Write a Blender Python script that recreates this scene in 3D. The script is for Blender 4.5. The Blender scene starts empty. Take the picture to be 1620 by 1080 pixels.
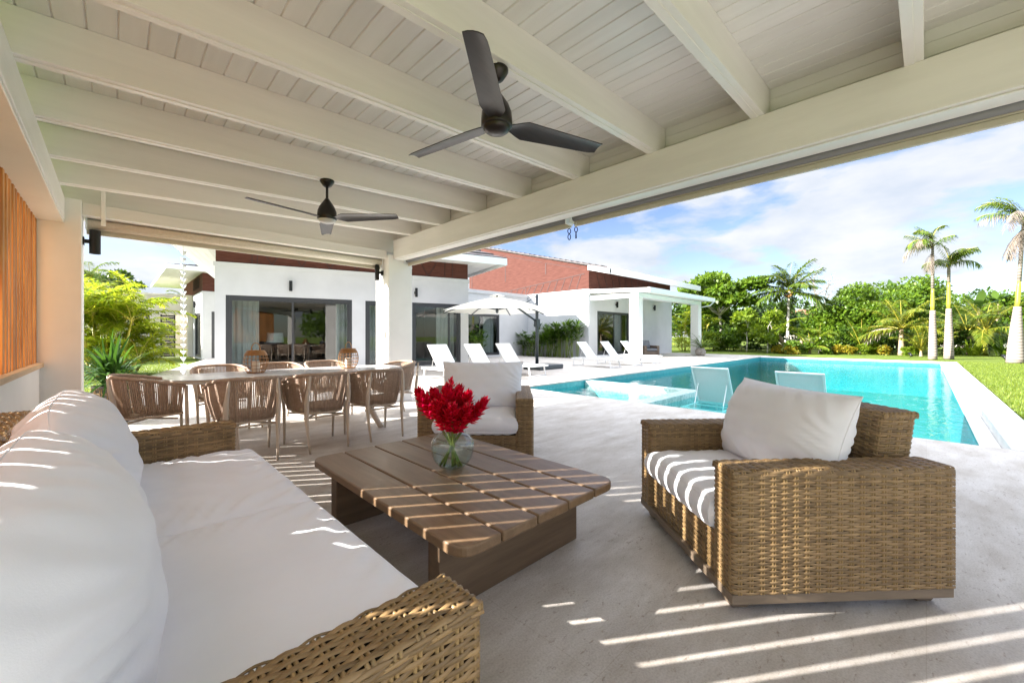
import bpy, math, random
import numpy as np
from mathutils import Vector, Matrix
R = math.radians
PI = math.pi
rnd = random.Random(7)
rng = np.random.default_rng(11)
sc = bpy.context.scene
COL = sc.collection

# ------------------------------------------------------------------ camera
TH = R(44.4)
cam = bpy.data.cameras.new('camera')
cam.sensor_width = 36.0
cam.lens = 36.0 * 642 / 1620
cam.shift_y = -9 / 1620
cam.clip_start = 0.05
cam.clip_end = 2000
co = bpy.data.objects.new('camera', cam)
COL.objects.link(co)
co.location = (0, 0, 1.2)
co.rotation_euler = (R(90), 0, -TH)
sc.camera = co

# ------------------------------------------------------------------ sky, sun, exposure
SUN_EL = R(27.5)
sdir = Vector((-0.826 * math.cos(SUN_EL), 0.5627 * math.cos(SUN_EL), math.sin(SUN_EL)))
w = bpy.data.worlds.new('World')
sc.world = w
w.use_nodes = True
nt = w.node_tree
for n in list(nt.nodes):
    nt.nodes.remove(n)


def N(nt, t, **kw):
    n = nt.nodes.new(t)
    for k, v in kw.items():
        if k.startswith('i_'):
            n.inputs[k[2:].replace('_', ' ')].default_value = v
        else:
            setattr(n, k, v)
    return n


def math_n(nt, op, a, b=None, clamp=False):
    n = nt.nodes.new('ShaderNodeMath')
    n.operation = op
    n.use_clamp = clamp
    for i, x in enumerate((a, b)):
        if x is None:
            continue
        if isinstance(x, (int, float)):
            n.inputs[i].default_value = x
        else:
            nt.links.new(x, n.inputs[i])
    return n.outputs[0]


sky = N(nt, 'ShaderNodeTexSky', sky_type='NISHITA', sun_disc=False, sun_elevation=SUN_EL,
        sun_rotation=R(-55.7), altitude=0, air_density=1.0, dust_density=0.6, ozone_density=2.2)
bg1 = N(nt, 'ShaderNodeBackground')
bg1.inputs[1].default_value = 0.036
shs = N(nt, 'ShaderNodeHueSaturation')
shs.inputs['Saturation'].default_value = 1.15
shs.inputs['Hue'].default_value = 0.525
nt.links.new(sky.outputs[0], shs.inputs['Color'])
nt.links.new(shs.outputs[0], bg1.inputs[0])
tc = N(nt, 'ShaderNodeTexCoord')
sep = N(nt, 'ShaderNodeSeparateXYZ')
nt.links.new(tc.outputs['Generated'], sep.inputs[0])
zz = math_n(nt, 'ADD', math_n(nt, 'MAXIMUM', sep.outputs[2], 0.0), 0.34)
cx = math_n(nt, 'DIVIDE', sep.outputs[0], zz)
cy = math_n(nt, 'DIVIDE', sep.outputs[1], zz)
cmb = N(nt, 'ShaderNodeCombineXYZ')
nt.links.new(cx, cmb.inputs[0])
nt.links.new(cy, cmb.inputs[1])
nt.links.new(math_n(nt, 'MULTIPLY', sep.outputs[2], 3.2), cmb.inputs[2])
nz = N(nt, 'ShaderNodeTexNoise', i_Scale=2.1, i_Detail=9.0, i_Roughness=0.52, i_Distortion=0.15)
nt.links.new(cmb.outputs[0], nz.inputs['Vector'])
rp = N(nt, 'ShaderNodeValToRGB')
rp.color_ramp.elements[0].position = 0.43
rp.color_ramp.elements[0].color = (0, 0, 0, 1)
rp.color_ramp.elements[1].position = 0.53
rp.color_ramp.elements[1].color = (1, 1, 1, 1)
nt.links.new(nz.outputs[0], rp.inputs[0])
nz2 = N(nt, 'ShaderNodeTexNoise', i_Scale=2.3, i_Detail=7.0, i_Roughness=0.55)
nt.links.new(cmb.outputs[0], nz2.inputs['Vector'])
rp2 = N(nt, 'ShaderNodeValToRGB')
rp2.color_ramp.elements[0].position = 0.3
rp2.color_ramp.elements[0].color = (0.60, 0.70, 0.84, 1)
rp2.color_ramp.elements[1].position = 0.62
rp2.color_ramp.elements[1].color = (0.97, 0.98, 1.0, 1)
nt.links.new(nz2.outputs[0], rp2.inputs[0])
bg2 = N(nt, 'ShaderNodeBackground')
nt.links.new(math_n(nt, 'ADD', 0.135, math_n(nt, 'MULTIPLY', math_n(nt, 'MAXIMUM', math_n(nt, 'SUBTRACT', sep.outputs[2], 0.38), 0.0), 1.2)), bg2.inputs[1])  # clouds brightened high overhead, added to lift the light under the roof
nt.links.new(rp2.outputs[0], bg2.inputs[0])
# a thin veil everywhere, thicker at the horizon
veil = math_n(nt, 'SUBTRACT', 0.34, math_n(nt, 'MULTIPLY', sep.outputs[2], 1.1), clamp=True)
sd = N(nt, 'ShaderNodeVectorMath', operation='DOT_PRODUCT')
nt.links.new(tc.outputs['Generated'], sd.inputs[0])
sd.inputs[1].default_value = sdir
glare = math_n(nt, 'MULTIPLY', math_n(nt, 'SUBTRACT', sd.outputs['Value'], 0.15), 1.3, clamp=True)
cov = math_n(nt, 'MAXIMUM', math_n(nt, 'MAXIMUM', math_n(nt, 'MULTIPLY', rp.outputs[0], 0.95), veil), glare)
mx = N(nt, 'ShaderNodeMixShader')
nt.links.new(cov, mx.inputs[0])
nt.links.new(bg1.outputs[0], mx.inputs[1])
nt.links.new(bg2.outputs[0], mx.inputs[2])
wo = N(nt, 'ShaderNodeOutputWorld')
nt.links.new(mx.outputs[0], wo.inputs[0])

sl = bpy.data.lights.new('sun', 'SUN')
sl.energy = 2.9
sl.angle = R(0.5)
sl.color = (1.0, 0.96, 0.91)
so = bpy.data.objects.new('sun', sl)
COL.objects.link(so)
so.rotation_euler = sdir.to_track_quat('Z', 'Y').to_euler()
so.location = (-20, 14, 12)

sc.view_settings.view_transform = 'Standard'
sc.view_settings.look = 'None'
sc.view_settings.gamma = 1.0
sc.view_settings.exposure = 2.95
sc.cycles.use_denoising = True
sc.cycles.max_bounces = 10
sc.cycles.diffuse_bounces = 6
sc.cycles.transparent_max_bounces = 24
sc.cycles.sample_clamp_indirect = 6.0


# ------------------------------------------------------------------ materials
def newmat(name):
    m = bpy.data.materials.new(name)
    m.use_nodes = True
    t = m.node_tree
    for n in list(t.nodes):
        t.nodes.remove(n)
    out = N(t, 'ShaderNodeOutputMaterial')
    return m, t, out


def mat(name, c, c2=None, sc_=6.0, rough=0.6, bump=0.0, bsc=40.0, metal=0.0, spec=0.5, stretch=(1, 1, 1),
        island=0.0, detail=5.0, lo=0.35, hi=0.65, sheen=0.0, coat=0.0, bdist=0.01):
    m, t, out = newmat(name)
    b = N(t, 'ShaderNodeBsdfPrincipled')
    t.links.new(b.outputs[0], out.inputs[0])
    b.inputs['Roughness'].default_value = rough
    b.inputs['Metallic'].default_value = metal
    b.inputs['Specular IOR Level'].default_value = spec
    if sheen:
        b.inputs['Sheen Weight'].default_value = sheen
    if coat:
        b.inputs['Coat Weight'].default_value = coat
    tc = N(t, 'ShaderNodeTexCoord')
    mp = N(t, 'ShaderNodeMapping')
    mp.inputs['Scale'].default_value = stretch
    t.links.new(tc.outputs['Object'], mp.inputs[0])
    csock = None
    if c2 is not None:
        nz = N(t, 'ShaderNodeTexNoise', i_Scale=sc_, i_Detail=detail, i_Roughness=0.6)
        t.links.new(mp.outputs[0], nz.inputs['Vector'])
        rp = N(t, 'ShaderNodeValToRGB')
        rp.color_ramp.elements[0].position = lo
        rp.color_ramp.elements[1].position = hi
        rp.color_ramp.elements[0].color = (*c, 1)
        rp.color_ramp.elements[1].color = (*c2, 1)
        t.links.new(nz.outputs[0], rp.inputs[0])
        csock = rp.outputs[0]
    if island:
        g = N(t, 'ShaderNodeNewGeometry')
        hs = N(t, 'ShaderNodeHueSaturation')
        v = math_n(t, 'ADD', math_n(t, 'MULTIPLY', g.outputs['Random Per Island'], island * 2), 1 - island)
        t.links.new(v, hs.inputs['Value'])
        if csock is not None:
            t.links.new(csock, hs.inputs['Color'])
        else:
            hs.inputs['Color'].default_value = (*c, 1)
        csock = hs.outputs[0]
    if csock is not None:
        t.links.new(csock, b.inputs['Base Color'])
    else:
        b.inputs['Base Color'].default_value = (*c, 1)
    if bump:
        nb = N(t, 'ShaderNodeTexNoise', i_Scale=bsc, i_Detail=4.0)
        t.links.new(mp.outputs[0], nb.inputs['Vector'])
        bp = N(t, 'ShaderNodeBump', i_Strength=bump, i_Distance=bdist)
        t.links.new(nb.outputs[0], bp.inputs['Height'])
        t.links.new(bp.outputs[0], b.inputs['Normal'])
    return m


def leafmat(name, c1, c2, trans=0.4, rough=0.45):
    m, t, out = newmat(name)
    g = N(t, 'ShaderNodeNewGeometry')
    rp = N(t, 'ShaderNodeValToRGB')
    rp.color_ramp.elements[0].color = (*c1, 1)
    rp.color_ramp.elements[1].color = (*c2, 1)
    t.links.new(g.outputs['Random Per Island'], rp.inputs[0])
    b = N(t, 'ShaderNodeBsdfPrincipled')
    b.inputs['Roughness'].default_value = rough
    b.inputs['Specular IOR Level'].default_value = 0.35
    t.links.new(rp.outputs[0], b.inputs['Base Color'])
    tr = N(t, 'ShaderNodeBsdfTranslucent')
    hs = N(t, 'ShaderNodeHueSaturation')
    hs.inputs['Value'].default_value = 1.5
    hs.inputs['Hue'].default_value = 0.485
    t.links.new(rp.outputs[0], hs.inputs['Color'])
    t.links.new(hs.outputs[0], tr.inputs[0])
    mx = N(t, 'ShaderNodeMixShader')
    mx.inputs[0].default_value = trans
    t.links.new(b.outputs[0], mx.inputs[1])
    t.links.new(tr.outputs[0], mx.inputs[2])
    t.links.new(mx.outputs[0], out.inputs[0])
    return m


def glassmat(name, tint, ior, rough=0.0, wave=0.0, wsc=6.0):
    m, t, out = newmat(name)
    fr = N(t, 'ShaderNodeFresnel')
    fr.inputs[0].default_value = ior
    tr = N(t, 'ShaderNodeBsdfTransparent')
    tr.inputs[0].default_value = (*tint, 1)
    gl = N(t, 'ShaderNodeBsdfGlossy')
    gl.inputs['Roughness'].default_value = rough
    mx = N(t, 'ShaderNodeMixShader')
    ge = N(t, 'ShaderNodeNewGeometry')
    t.links.new(math_n(t, 'MULTIPLY', fr.outputs[0], math_n(t, 'SUBTRACT', 1.0, ge.outputs['Backfacing'])), mx.inputs[0])
    t.links.new(tr.outputs[0], mx.inputs[1])
    t.links.new(gl.outputs[0], mx.inputs[2])
    t.links.new(mx.outputs[0], out.inputs[0])
    if wave:
        tc = N(t, 'ShaderNodeTexCoord')
        nz = N(t, 'ShaderNodeTexNoise', i_Scale=wsc, i_Detail=3.0, i_Distortion=0.6)
        t.links.new(tc.outputs['Object'], nz.inputs['Vector'])
        bp = N(t, 'ShaderNodeBump', i_Strength=wave, i_Distance=0.02)
        t.links.new(nz.outputs[0], bp.inputs['Height'])
        t.links.new(bp.outputs[0], gl.inputs['Normal'])
        t.links.new(bp.outputs[0], fr.inputs['Normal'])
    return m


def floormat():
    m, t, out = newmat('coral_stone')
    b = N(t, 'ShaderNodeBsdfPrincipled')
    t.links.new(b.outputs[0], out.inputs[0])
    b.inputs['Roughness'].default_value = 0.55
    tc = N(t, 'ShaderNodeTexCoord')
    br = N(t, 'ShaderNodeTexBrick', offset=0.5)
    br.inputs['Scale'].default_value = 1.0
    br.inputs['Mortar Size'].default_value = 0.0016
    br.inputs['Brick Width'].default_value = 1.22
    br.inputs['Row Height'].default_value = 0.81
    br.inputs['Color1'].default_value = (0.545, 0.525, 0.50, 1)
    br.inputs['Color2'].default_value = (0.57, 0.55, 0.52, 1)
    br.inputs['Mortar'].default_value = (0.48, 0.45, 0.41, 1)
    t.links.new(tc.outputs['Object'], br.inputs['Vector'])
    mpv = N(t, 'ShaderNodeMapping')
    mpv.inputs['Scale'].default_value = (1.6, 4.2, 1)
    t.links.new(tc.outputs['Object'], mpv.inputs[0])
    n1 = N(t, 'ShaderNodeTexNoise', i_Scale=1.1, i_Detail=8.0, i_Roughness=0.65)
    t.links.new(mpv.outputs[0], n1.inputs['Vector'])
    r1 = N(t, 'ShaderNodeValToRGB')
    r1.color_ramp.elements[0].position = 0.32
    r1.color_ramp.elements[0].color = (0.73, 0.67, 0.60, 1)
    r1.color_ramp.elements[1].position = 0.7
    r1.color_ramp.elements[1].color = (1.12, 1.10, 1.09, 1)
    t.links.new(n1.outputs[0], r1.inputs[0])
    mm = N(t, 'ShaderNodeMix', data_type='RGBA', blend_type='MULTIPLY')
    mm.inputs[0].default_value = 1.0
    t.links.new(br.outputs[0], mm.inputs[6])
    t.links.new(r1.outputs[0], mm.inputs[7])
    # small brown pits and shell marks
    mpp = N(t, 'ShaderNodeMapping')
    mpp.inputs['Scale'].default_value = (20, 42, 1)
    t.links.new(tc.outputs['Object'], mpp.inputs[0])
    n2 = N(t, 'ShaderNodeTexNoise', i_Scale=1.0, i_Detail=5.0, i_Roughness=0.7)
    t.links.new(mpp.outputs[0], n2.inputs['Vector'])
    n3 = N(t, 'ShaderNodeTexNoise', i_Scale=2.2, i_Detail=2.0)
    t.links.new(tc.outputs['Object'], n3.inputs['Vector'])
    pit = math_n(t, 'ADD', n2.outputs[0], math_n(t, 'MULTIPLY', n3.outputs[0], 0.16))
    r2 = N(t, 'ShaderNodeValToRGB')
    r2.color_ramp.elements[0].position = 0.665
    r2.color_ramp.elements[0].color = (0, 0, 0, 1)
    r2.color_ramp.elements[1].position = 0.75
    r2.color_ramp.elements[1].color = (1, 1, 1, 1)
    t.links.new(pit, r2.inputs[0])
    m2 = N(t, 'ShaderNodeMix', data_type='RGBA')
    t.links.new(math_n(t, 'MULTIPLY', r2.outputs[0], 0.62), m2.inputs[0])
    t.links.new(mm.outputs[2], m2.inputs[6])
    m2.inputs[7].default_value = (0.27, 0.20, 0.15, 1)
    # fine grain
    n4 = N(t, 'ShaderNodeTexNoise', i_Scale=120.0, i_Detail=3.0)
    t.links.new(tc.outputs['Object'], n4.inputs['Vector'])
    r4 = N(t, 'ShaderNodeValToRGB')
    r4.color_ramp.elements[0].position = 0.3
    r4.color_ramp.elements[0].color = (0.86, 0.85, 0.84, 1)
    r4.color_ramp.elements[1].position = 0.6
    r4.color_ramp.elements[1].color = (1.05, 1.05, 1.05, 1)
    t.links.new(n4.outputs[0], r4.inputs[0])
    m3 = N(t, 'ShaderNodeMix', data_type='RGBA', blend_type='MULTIPLY')
    m3.inputs[0].default_value = 1.0
    t.links.new(m2.outputs[2], m3.inputs[6])
    t.links.new(r4.outputs[0], m3.inputs[7])
    t.links.new(m3.outputs[2], b.inputs['Base Color'])
    bp = N(t, 'ShaderNodeBump', i_Strength=0.35, i_Distance=0.004)
    hh = math_n(t, 'SUBTRACT', math_n(t, 'MULTIPLY', n4.outputs[0], 0.3), r2.outputs[0])
    t.links.new(hh, bp.inputs['Height'])
    t.links.new(bp.outputs[0], b.inputs['Normal'])
    return m


def tilemat(name, c1, c2, scale):
    m, t, out = newmat(name)
    b = N(t, 'ShaderNodeBsdfPrincipled')
    t.links.new(b.outputs[0], out.inputs[0])
    b.inputs['Roughness'].default_value = 0.35
    tc = N(t, 'ShaderNodeTexCoord')
    v = N(t, 'ShaderNodeTexVoronoi', distance='CHEBYCHEV')
    v.inputs['Randomness'].default_value = 0.15
    v.inputs['Scale'].default_value = scale
    t.links.new(tc.outputs['Object'], v.inputs['Vector'])
    sp = N(t, 'ShaderNodeSeparateColor')
    t.links.new(v.outputs['Color'], sp.inputs[0])
    rp = N(t, 'ShaderNodeValToRGB')
    rp.color_ramp.elements[0].color = (*c1, 1)
    rp.color_ramp.elements[1].color = (*c2, 1)
    t.links.new(sp.outputs[0], rp.inputs[0])
    t.links.new(rp.outputs[0], b.inputs['Base Color'])
    return m


def clad_mat():
    m, t, out = newmat('red_cladding')
    b = N(t, 'ShaderNodeBsdfPrincipled')
    t.links.new(b.outputs[0], out.inputs[0])
    b.inputs['Specular IOR Level'].default_value = 0.12
    b.inputs['Roughness'].default_value = 0.8
    tc = N(t, 'ShaderNodeTexCoord')
    mp = N(t, 'ShaderNodeMapping')
    mp.inputs['Scale'].default_value = (1.2, 1.2, 14)
    t.links.new(tc.outputs['Object'], mp.inputs[0])
    nz = N(t, 'ShaderNodeTexNoise', i_Scale=2.0, i_Detail=6.0)
    t.links.new(mp.outputs[0], nz.inputs['Vector'])
    rp = N(t, 'ShaderNodeValToRGB')
    rp.color_ramp.elements[0].position = 0.3
    rp.color_ramp.elements[0].color = (0.080, 0.030, 0.022, 1)
    rp.color_ramp.elements[1].position = 0.7
    rp.color_ramp.elements[1].color = (0.125, 0.050, 0.038, 1)
    t.links.new(nz.outputs[0], rp.inputs[0])
    t.links.new(rp.outputs[0], b.inputs['Base Color'])
    bp = N(t, 'ShaderNodeBump', i_Strength=0.4, i_Distance=0.01)
    t.links.new(nz.outputs[0], bp.inputs['Height'])
    t.links.new(bp.outputs[0], b.inputs['Normal'])
    return m


def grassmat(name, c1, c2, c3):
    m, t, out = newmat(name)
    b = N(t, 'ShaderNodeBsdfPrincipled')
    t.links.new(b.outputs[0], out.inputs[0])
    b.inputs['Roughness'].default_value = 0.85
    b.inputs['Specular IOR Level'].default_value = 0.15
    tc = N(t, 'ShaderNodeTexCoord')
    n1 = N(t, 'ShaderNodeTexNoise', i_Scale=0.45, i_Detail=6.0, i_Roughness=0.65)
    n2 = N(t, 'ShaderNodeTexNoise', i_Scale=28.0, i_Detail=4.0, i_Roughness=0.7)
    for n in (n1, n2):
        t.links.new(tc.outputs['Object'], n.inputs['Vector'])
    r1 = N(t, 'ShaderNodeValToRGB')
    r1.color_ramp.elements[0].position = 0.35
    r1.color_ramp.elements[0].color = (*c1, 1)
    r1.color_ramp.elements[1].position = 0.66
    r1.color_ramp.elements[1].color = (*c2, 1)
    t.links.new(n1.outputs[0], r1.inputs[0])
    mm = N(t, 'ShaderNodeMix', data_type='RGBA')
    r2 = N(t, 'ShaderNodeValToRGB')
    r2.color_ramp.elements[0].position = 0.42
    r2.color_ramp.elements[1].position = 0.72
    t.links.new(n2.outputs[0], r2.inputs[0])
    t.links.new(math_n(t, 'MULTIPLY', r2.outputs[0], 0.75), mm.inputs[0])
    t.links.new(r1.outputs[0], mm.inputs[6])
    mm.inputs[7].default_value = (*c3, 1)
    t.links.new(mm.outputs[2], b.inputs['Base Color'])
    bp = N(t, 'ShaderNodeBump', i_Strength=0.9, i_Distance=0.05)
    t.links.new(n2.outputs[0], bp.inputs['Height'])
    t.links.new(bp.outputs[0], b.inputs['Normal'])
    return m


def trunkmat(name, c1, c2, rings):
    m, t, out = newmat(name)
    b = N(t, 'ShaderNodeBsdfPrincipled')
    t.links.new(b.outputs[0], out.inputs[0])
    b.inputs['Roughness'].default_value = 0.8
    tc = N(t, 'ShaderNodeTexCoord')
    wv = N(t, 'ShaderNodeTexWave', wave_type='BANDS', bands_direction='Z')
    wv.inputs['Scale'].default_value = rings
    wv.inputs['Distortion'].default_value = 1.5
    wv.inputs['Detail'].default_value = 3.0
    t.links.new(tc.outputs['Object'], wv.inputs['Vector'])
    nz = N(t, 'ShaderNodeTexNoise', i_Scale=5.0, i_Detail=6.0)
    t.links.new(tc.outputs['Object'], nz.inputs['Vector'])
    f = math_n(t, 'ADD', math_n(t, 'MULTIPLY', wv.outputs['Fac'], 0.5), math_n(t, 'MULTIPLY', nz.outputs[0], 0.6))
    rp = N(t, 'ShaderNodeValToRGB')
    rp.color_ramp.elements[0].position = 0.3
    rp.color_ramp.elements[0].color = (*c1, 1)
    rp.color_ramp.elements[1].position = 0.75
    rp.color_ramp.elements[1].color = (*c2, 1)
    t.links.new(f, rp.inputs[0])
    t.links.new(rp.outputs[0], b.inputs['Base Color'])
    bp = N(t, 'ShaderNodeBump', i_Strength=0.6, i_Distance=0.02)
    t.links.new(f, bp.inputs['Height'])
    t.links.new(bp.outputs[0], b.inputs['Normal'])
    return m


M = {}
M['floor'] = floormat()
M['lawn'] = grassmat('lawn_grass', (0.07, 0.12, 0.010), (0.14, 0.185, 0.025), (0.18, 0.20, 0.05))
M['white'] = mat('white_paint', (0.78, 0.765, 0.73), (0.84, 0.825, 0.79), 1.5, 0.45, 0.05, 90)
M['beam'] = mat('white_beam_paint', (0.71, 0.69, 0.645), (0.77, 0.75, 0.705), 1.3, 0.35, 0.08, 25, stretch=(.5, 1, 6))
M['stucco'] = mat('white_stucco', (0.56, 0.565, 0.575), (0.63, 0.635, 0.645), 0.8, 0.8, 0.15, 120)
M['plank'] = mat('white_planks', (0.72, 0.70, 0.675), (0.78, 0.765, 0.745), 1.2, 0.4, 0.08, 60, stretch=(6, .6, 6), island=0.04)
M['cream'] = mat('cream_stone', (0.58, 0.53, 0.45), (0.68, 0.63, 0.55), 1.6, 0.8, 0.2, 60)
M['slat'] = mat('orange_cedar', (0.40, 0.155, 0.035), (0.62, 0.29, 0.075), 3.0, 0.45, 0.15, 60, stretch=(8, 8, 0.8), island=0.22)
M['sill'] = mat('cedar_sill', (0.52, 0.33, 0.17), (0.64, 0.43, 0.24), 3.0, 0.5, 0.1, 50, stretch=(10, 1, 10))
M['wicker'] = mat('wicker_strand', (0.215, 0.132, 0.056), (0.315, 0.205, 0.096), 9.0, 0.38, 0, island=0.28)
M['stake'] = mat('wicker_stake', (0.31, 0.20, 0.082), None, 9.0, 0.4, 0, island=0.15)
M['wback'] = mat('weave_shade_backing', (0.035, 0.022, 0.012), None, 5, 0.8)  # near-black colour stands in for the shade inside the weave
M['plinth'] = mat('taupe_plinth', (0.17, 0.125, 0.085), (0.22, 0.165, 0.115), 4, 0.5, stretch=(1, 1, 8))
M['cushion'] = mat('white_canvas', (0.845, 0.845, 0.885), (0.885, 0.885, 0.925), 3.0, 0.85, 0.2, 380, sheen=0.2, bdist=0.002)
M['tablewood'] = mat('brown_teak', (0.165, 0.102, 0.054), (0.24, 0.153, 0.086), 3.0, 0.38, 0.08, 30, stretch=(7, 0.5, 7), island=0.08)
M['tableleg'] = mat('brown_teak_panel', (0.12, 0.078, 0.047), (0.18, 0.12, 0.074), 3.0, 0.4, 0.06, 30, stretch=(0.6, 7, 7))
M['black'] = mat('black_metal', (0.012, 0.012, 0.013), None, 5, 0.35, metal=0.3)
M['bronze'] = mat('dark_bronze', (0.014, 0.011, 0.009), (0.022, 0.017, 0.014), 8, 0.32, metal=0.35)
M['blade'] = mat('fan_blade', (0.012, 0.011, 0.010), (0.022, 0.019, 0.017), 3, 0.34, stretch=(1, 14, 14))
M['lens'] = mat('frosted_lens', (0.62, 0.61, 0.60), None, 5, 0.3)
M['frame'] = mat('window_frame', (0.035, 0.037, 0.042), None, 5, 0.35)
M['glass'] = glassmat('window_glass', (0.66, 0.70, 0.70), 1.8)
M['water'] = glassmat('pool_water', (0.45, 0.94, 0.95), 1.15, 0.015, 0.45, 5.0)
M['tile'] = tilemat('pool_tile', (0.006, 0.165, 0.160), (0.03, 0.235, 0.222), 28)
M['tile_band'] = tilemat('pool_band', (0.016, 0.22, 0.26), (0.05, 0.31, 0.345), 24)
M['tile_pale'] = tilemat('pale_mosaic', (0.25, 0.40, 0.38), (0.50, 0.61, 0.58), 24)
M['clad'] = clad_mat()
M['groove'] = mat('dark_groove', (0.05, 0.018, 0.014), None, 4, 0.7)
M['roof'] = mat('dark_roof_tile', (0.055, 0.048, 0.050), (0.12, 0.105, 0.105), 3, 0.75, 0.3, 30)
M['gutter'] = mat('white_gutter', (0.76, 0.80, 0.80), None, 4, 0.3)
M['blind'] = mat('blind_fabric', (0.60, 0.55, 0.46), (0.66, 0.61, 0.52), 30, 0.7)
M['blind2'] = mat('blind_rail', (0.50, 0.46, 0.37), None, 30, 0.4)
M['blindg'] = mat('blind_grey', (0.22, 0.22, 0.235), None, 30, 0.7)
M['chairmetal'] = mat('beige_metal', (0.60, 0.50, 0.39), (0.64, 0.54, 0.43), 5, 0.4)
M['rope'] = mat('taupe_rope', (0.37, 0.265, 0.19), (0.48, 0.35, 0.26), 40, 0.75, island=0.14)
M['seatpad'] = mat('beige_seat_pad', (0.42, 0.34, 0.25), None, 20, 0.9)
M['ceramic'] = mat('grey_ceramic_top', (0.50, 0.49, 0.48), (0.60, 0.59, 0.58), 7, 0.22)
M['rattan'] = mat('rattan', (0.33, 0.15, 0.045), (0.47, 0.24, 0.085), 25, 0.5, island=0.15)
M['candle'] = mat('cream_wax', (0.80, 0.72, 0.58), None, 5, 0.5)
M['vase'] = None
M['stem'] = mat('green_stem', (0.10, 0.17, 0.02), (0.20, 0.24, 0.05), 30, 0.4)
M['red'] = leafmat('red_petal', (0.40, 0.002, 0.006), (0.80, 0.014, 0.04), 0.3, 0.3)
M['whitemetal'] = mat('white_metal', (0.80, 0.80, 0.79), None, 5, 0.35)
M['sling'] = mat('white_sling', (0.76, 0.76, 0.74), (0.80, 0.80, 0.78), 60, 0.7, 0.2, 500)
M['slinggrey'] = mat('pale_grey_sling', (0.68, 0.66, 0.655), (0.73, 0.71, 0.705), 60, 0.7, 0.2, 500)
M['canvas'] = leafmat('umbrella_canvas', (0.78, 0.74, 0.64), (0.80, 0.77, 0.67), 0.35, 0.8)
M['polegrey'] = mat('grey_pole', (0.045, 0.055, 0.062), None, 5, 0.4)
M['curtain'] = mat('pale_curtain', (0.80, 0.79, 0.75), (0.86, 0.85, 0.81), 3, 0.9)
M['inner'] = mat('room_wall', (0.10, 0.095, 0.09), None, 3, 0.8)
M['lampshade'] = mat('lamp_shade', (0.88, 0.87, 0.84), None, 3, 0.8)
M['chain'] = mat('silver_chain', (0.66, 0.67, 0.68), None, 3, 0.35, metal=0.5)
M['greycush'] = mat('grey_cushion', (0.20, 0.21, 0.23), None, 3, 0.9)
M['greywick'] = mat('brown_wicker', (0.13, 0.095, 0.07), (0.20, 0.15, 0.11), 60, 0.6, 0.5, 80)
M['pot'] = mat('dark_lattice_pot', (0.035, 0.025, 0.018), None, 5, 0.5)
M['potgold'] = mat('gold_lattice', (0.36, 0.22, 0.085), None, 5, 0.45)
M['stonepot'] = mat('grey_stone_pot', (0.24, 0.20, 0.17), (0.46, 0.42, 0.38), 14, 0.85, 0.4, 20)
M['soil'] = mat('soil', (0.05, 0.035, 0.025), None, 5, 0.95)
M['steel'] = mat('dark_steel', (0.06, 0.07, 0.09), None, 5, 0.35, metal=0.8)
M['bark'] = trunkmat('grey_bark', (0.16, 0.13, 0.10), (0.36, 0.31, 0.25), 1.0)
M['palebark'] = trunkmat('pale_bark', (0.40, 0.36, 0.31), (0.62, 0.58, 0.52), 1.0)
M['royal'] = trunkmat('royal_palm_trunk', (0.19, 0.155, 0.13), (0.30, 0.255, 0.22), 2.2)
M['palmbark'] = trunkmat('palm_bark', (0.22, 0.15, 0.09), (0.44, 0.34, 0.23), 3.5)
M['crownshaft'] = mat('yellow_crownshaft', (0.28, 0.29, 0.03), (0.42, 0.37, 0.05), 2.0, 0.35, stretch=(6, 6, 0.7))
M['stalk'] = mat('yellow_stalk', (0.50, 0.36, 0.03), (0.40, 0.40, 0.06), 4.0, 0.4)
M['leaf'] = leafmat('broad_leaf', (0.043, 0.099, 0.006), (0.147, 0.238, 0.016))
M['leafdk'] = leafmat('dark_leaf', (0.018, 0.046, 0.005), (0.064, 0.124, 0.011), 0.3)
M['leaflt'] = leafmat('light_leaf', (0.088, 0.163, 0.009), (0.204, 0.272, 0.020), 0.5)
M['leafyel'] = leafmat('areca_leaf', (0.135, 0.234, 0.009), (0.378, 0.423, 0.027), 0.55)
M['coco'] = leafmat('coconut_leaf', (0.056, 0.112, 0.013), (0.160, 0.224, 0.028), 0.35)
M['cocoyel'] = leafmat('gold_palm_leaf', (0.088, 0.144, 0.012), (0.240, 0.248, 0.024), 0.45)
M['dry'] = leafmat('dry_frond', (0.24, 0.19, 0.15), (0.42, 0.36, 0.30), 0.3)
M['croton'] = leafmat('croton_leaf', (0.07, 0.13, 0.01), (0.42, 0.30, 0.02), 0.35)
M['lady'] = leafmat('lady_palm_leaf', (0.020, 0.068, 0.006), (0.104, 0.200, 0.016), 0.35)
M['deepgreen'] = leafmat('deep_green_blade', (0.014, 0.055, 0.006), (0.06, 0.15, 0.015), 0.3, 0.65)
M['banana'] = leafmat('banana_leaf', (0.040, 0.096, 0.016), (0.112, 0.192, 0.032), 0.45)
M['redroof'] = mat('terracotta_roof', (0.30, 0.13, 0.08), (0.40, 0.19, 0.12), 5, 0.8)


def realglass(name, ior, col):
    m, t, out = newmat(name)
    b = N(t, 'ShaderNodeBsdfPrincipled')
    b.inputs['Base Color'].default_value = (*col, 1)
    b.inputs['Transmission Weight'].default_value = 1.0
    b.inputs['Roughness'].default_value = 0.0
    b.inputs['IOR'].default_value = ior
    t.links.new(b.outputs[0], out.inputs[0])
    return m


M['vase'] = glassmat('clear_vase_glass', (0.95, 0.975, 0.97), 1.75)
M['vwater'] = glassmat('vase_water', (0.90, 0.95, 0.93), 1.3)


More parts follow.
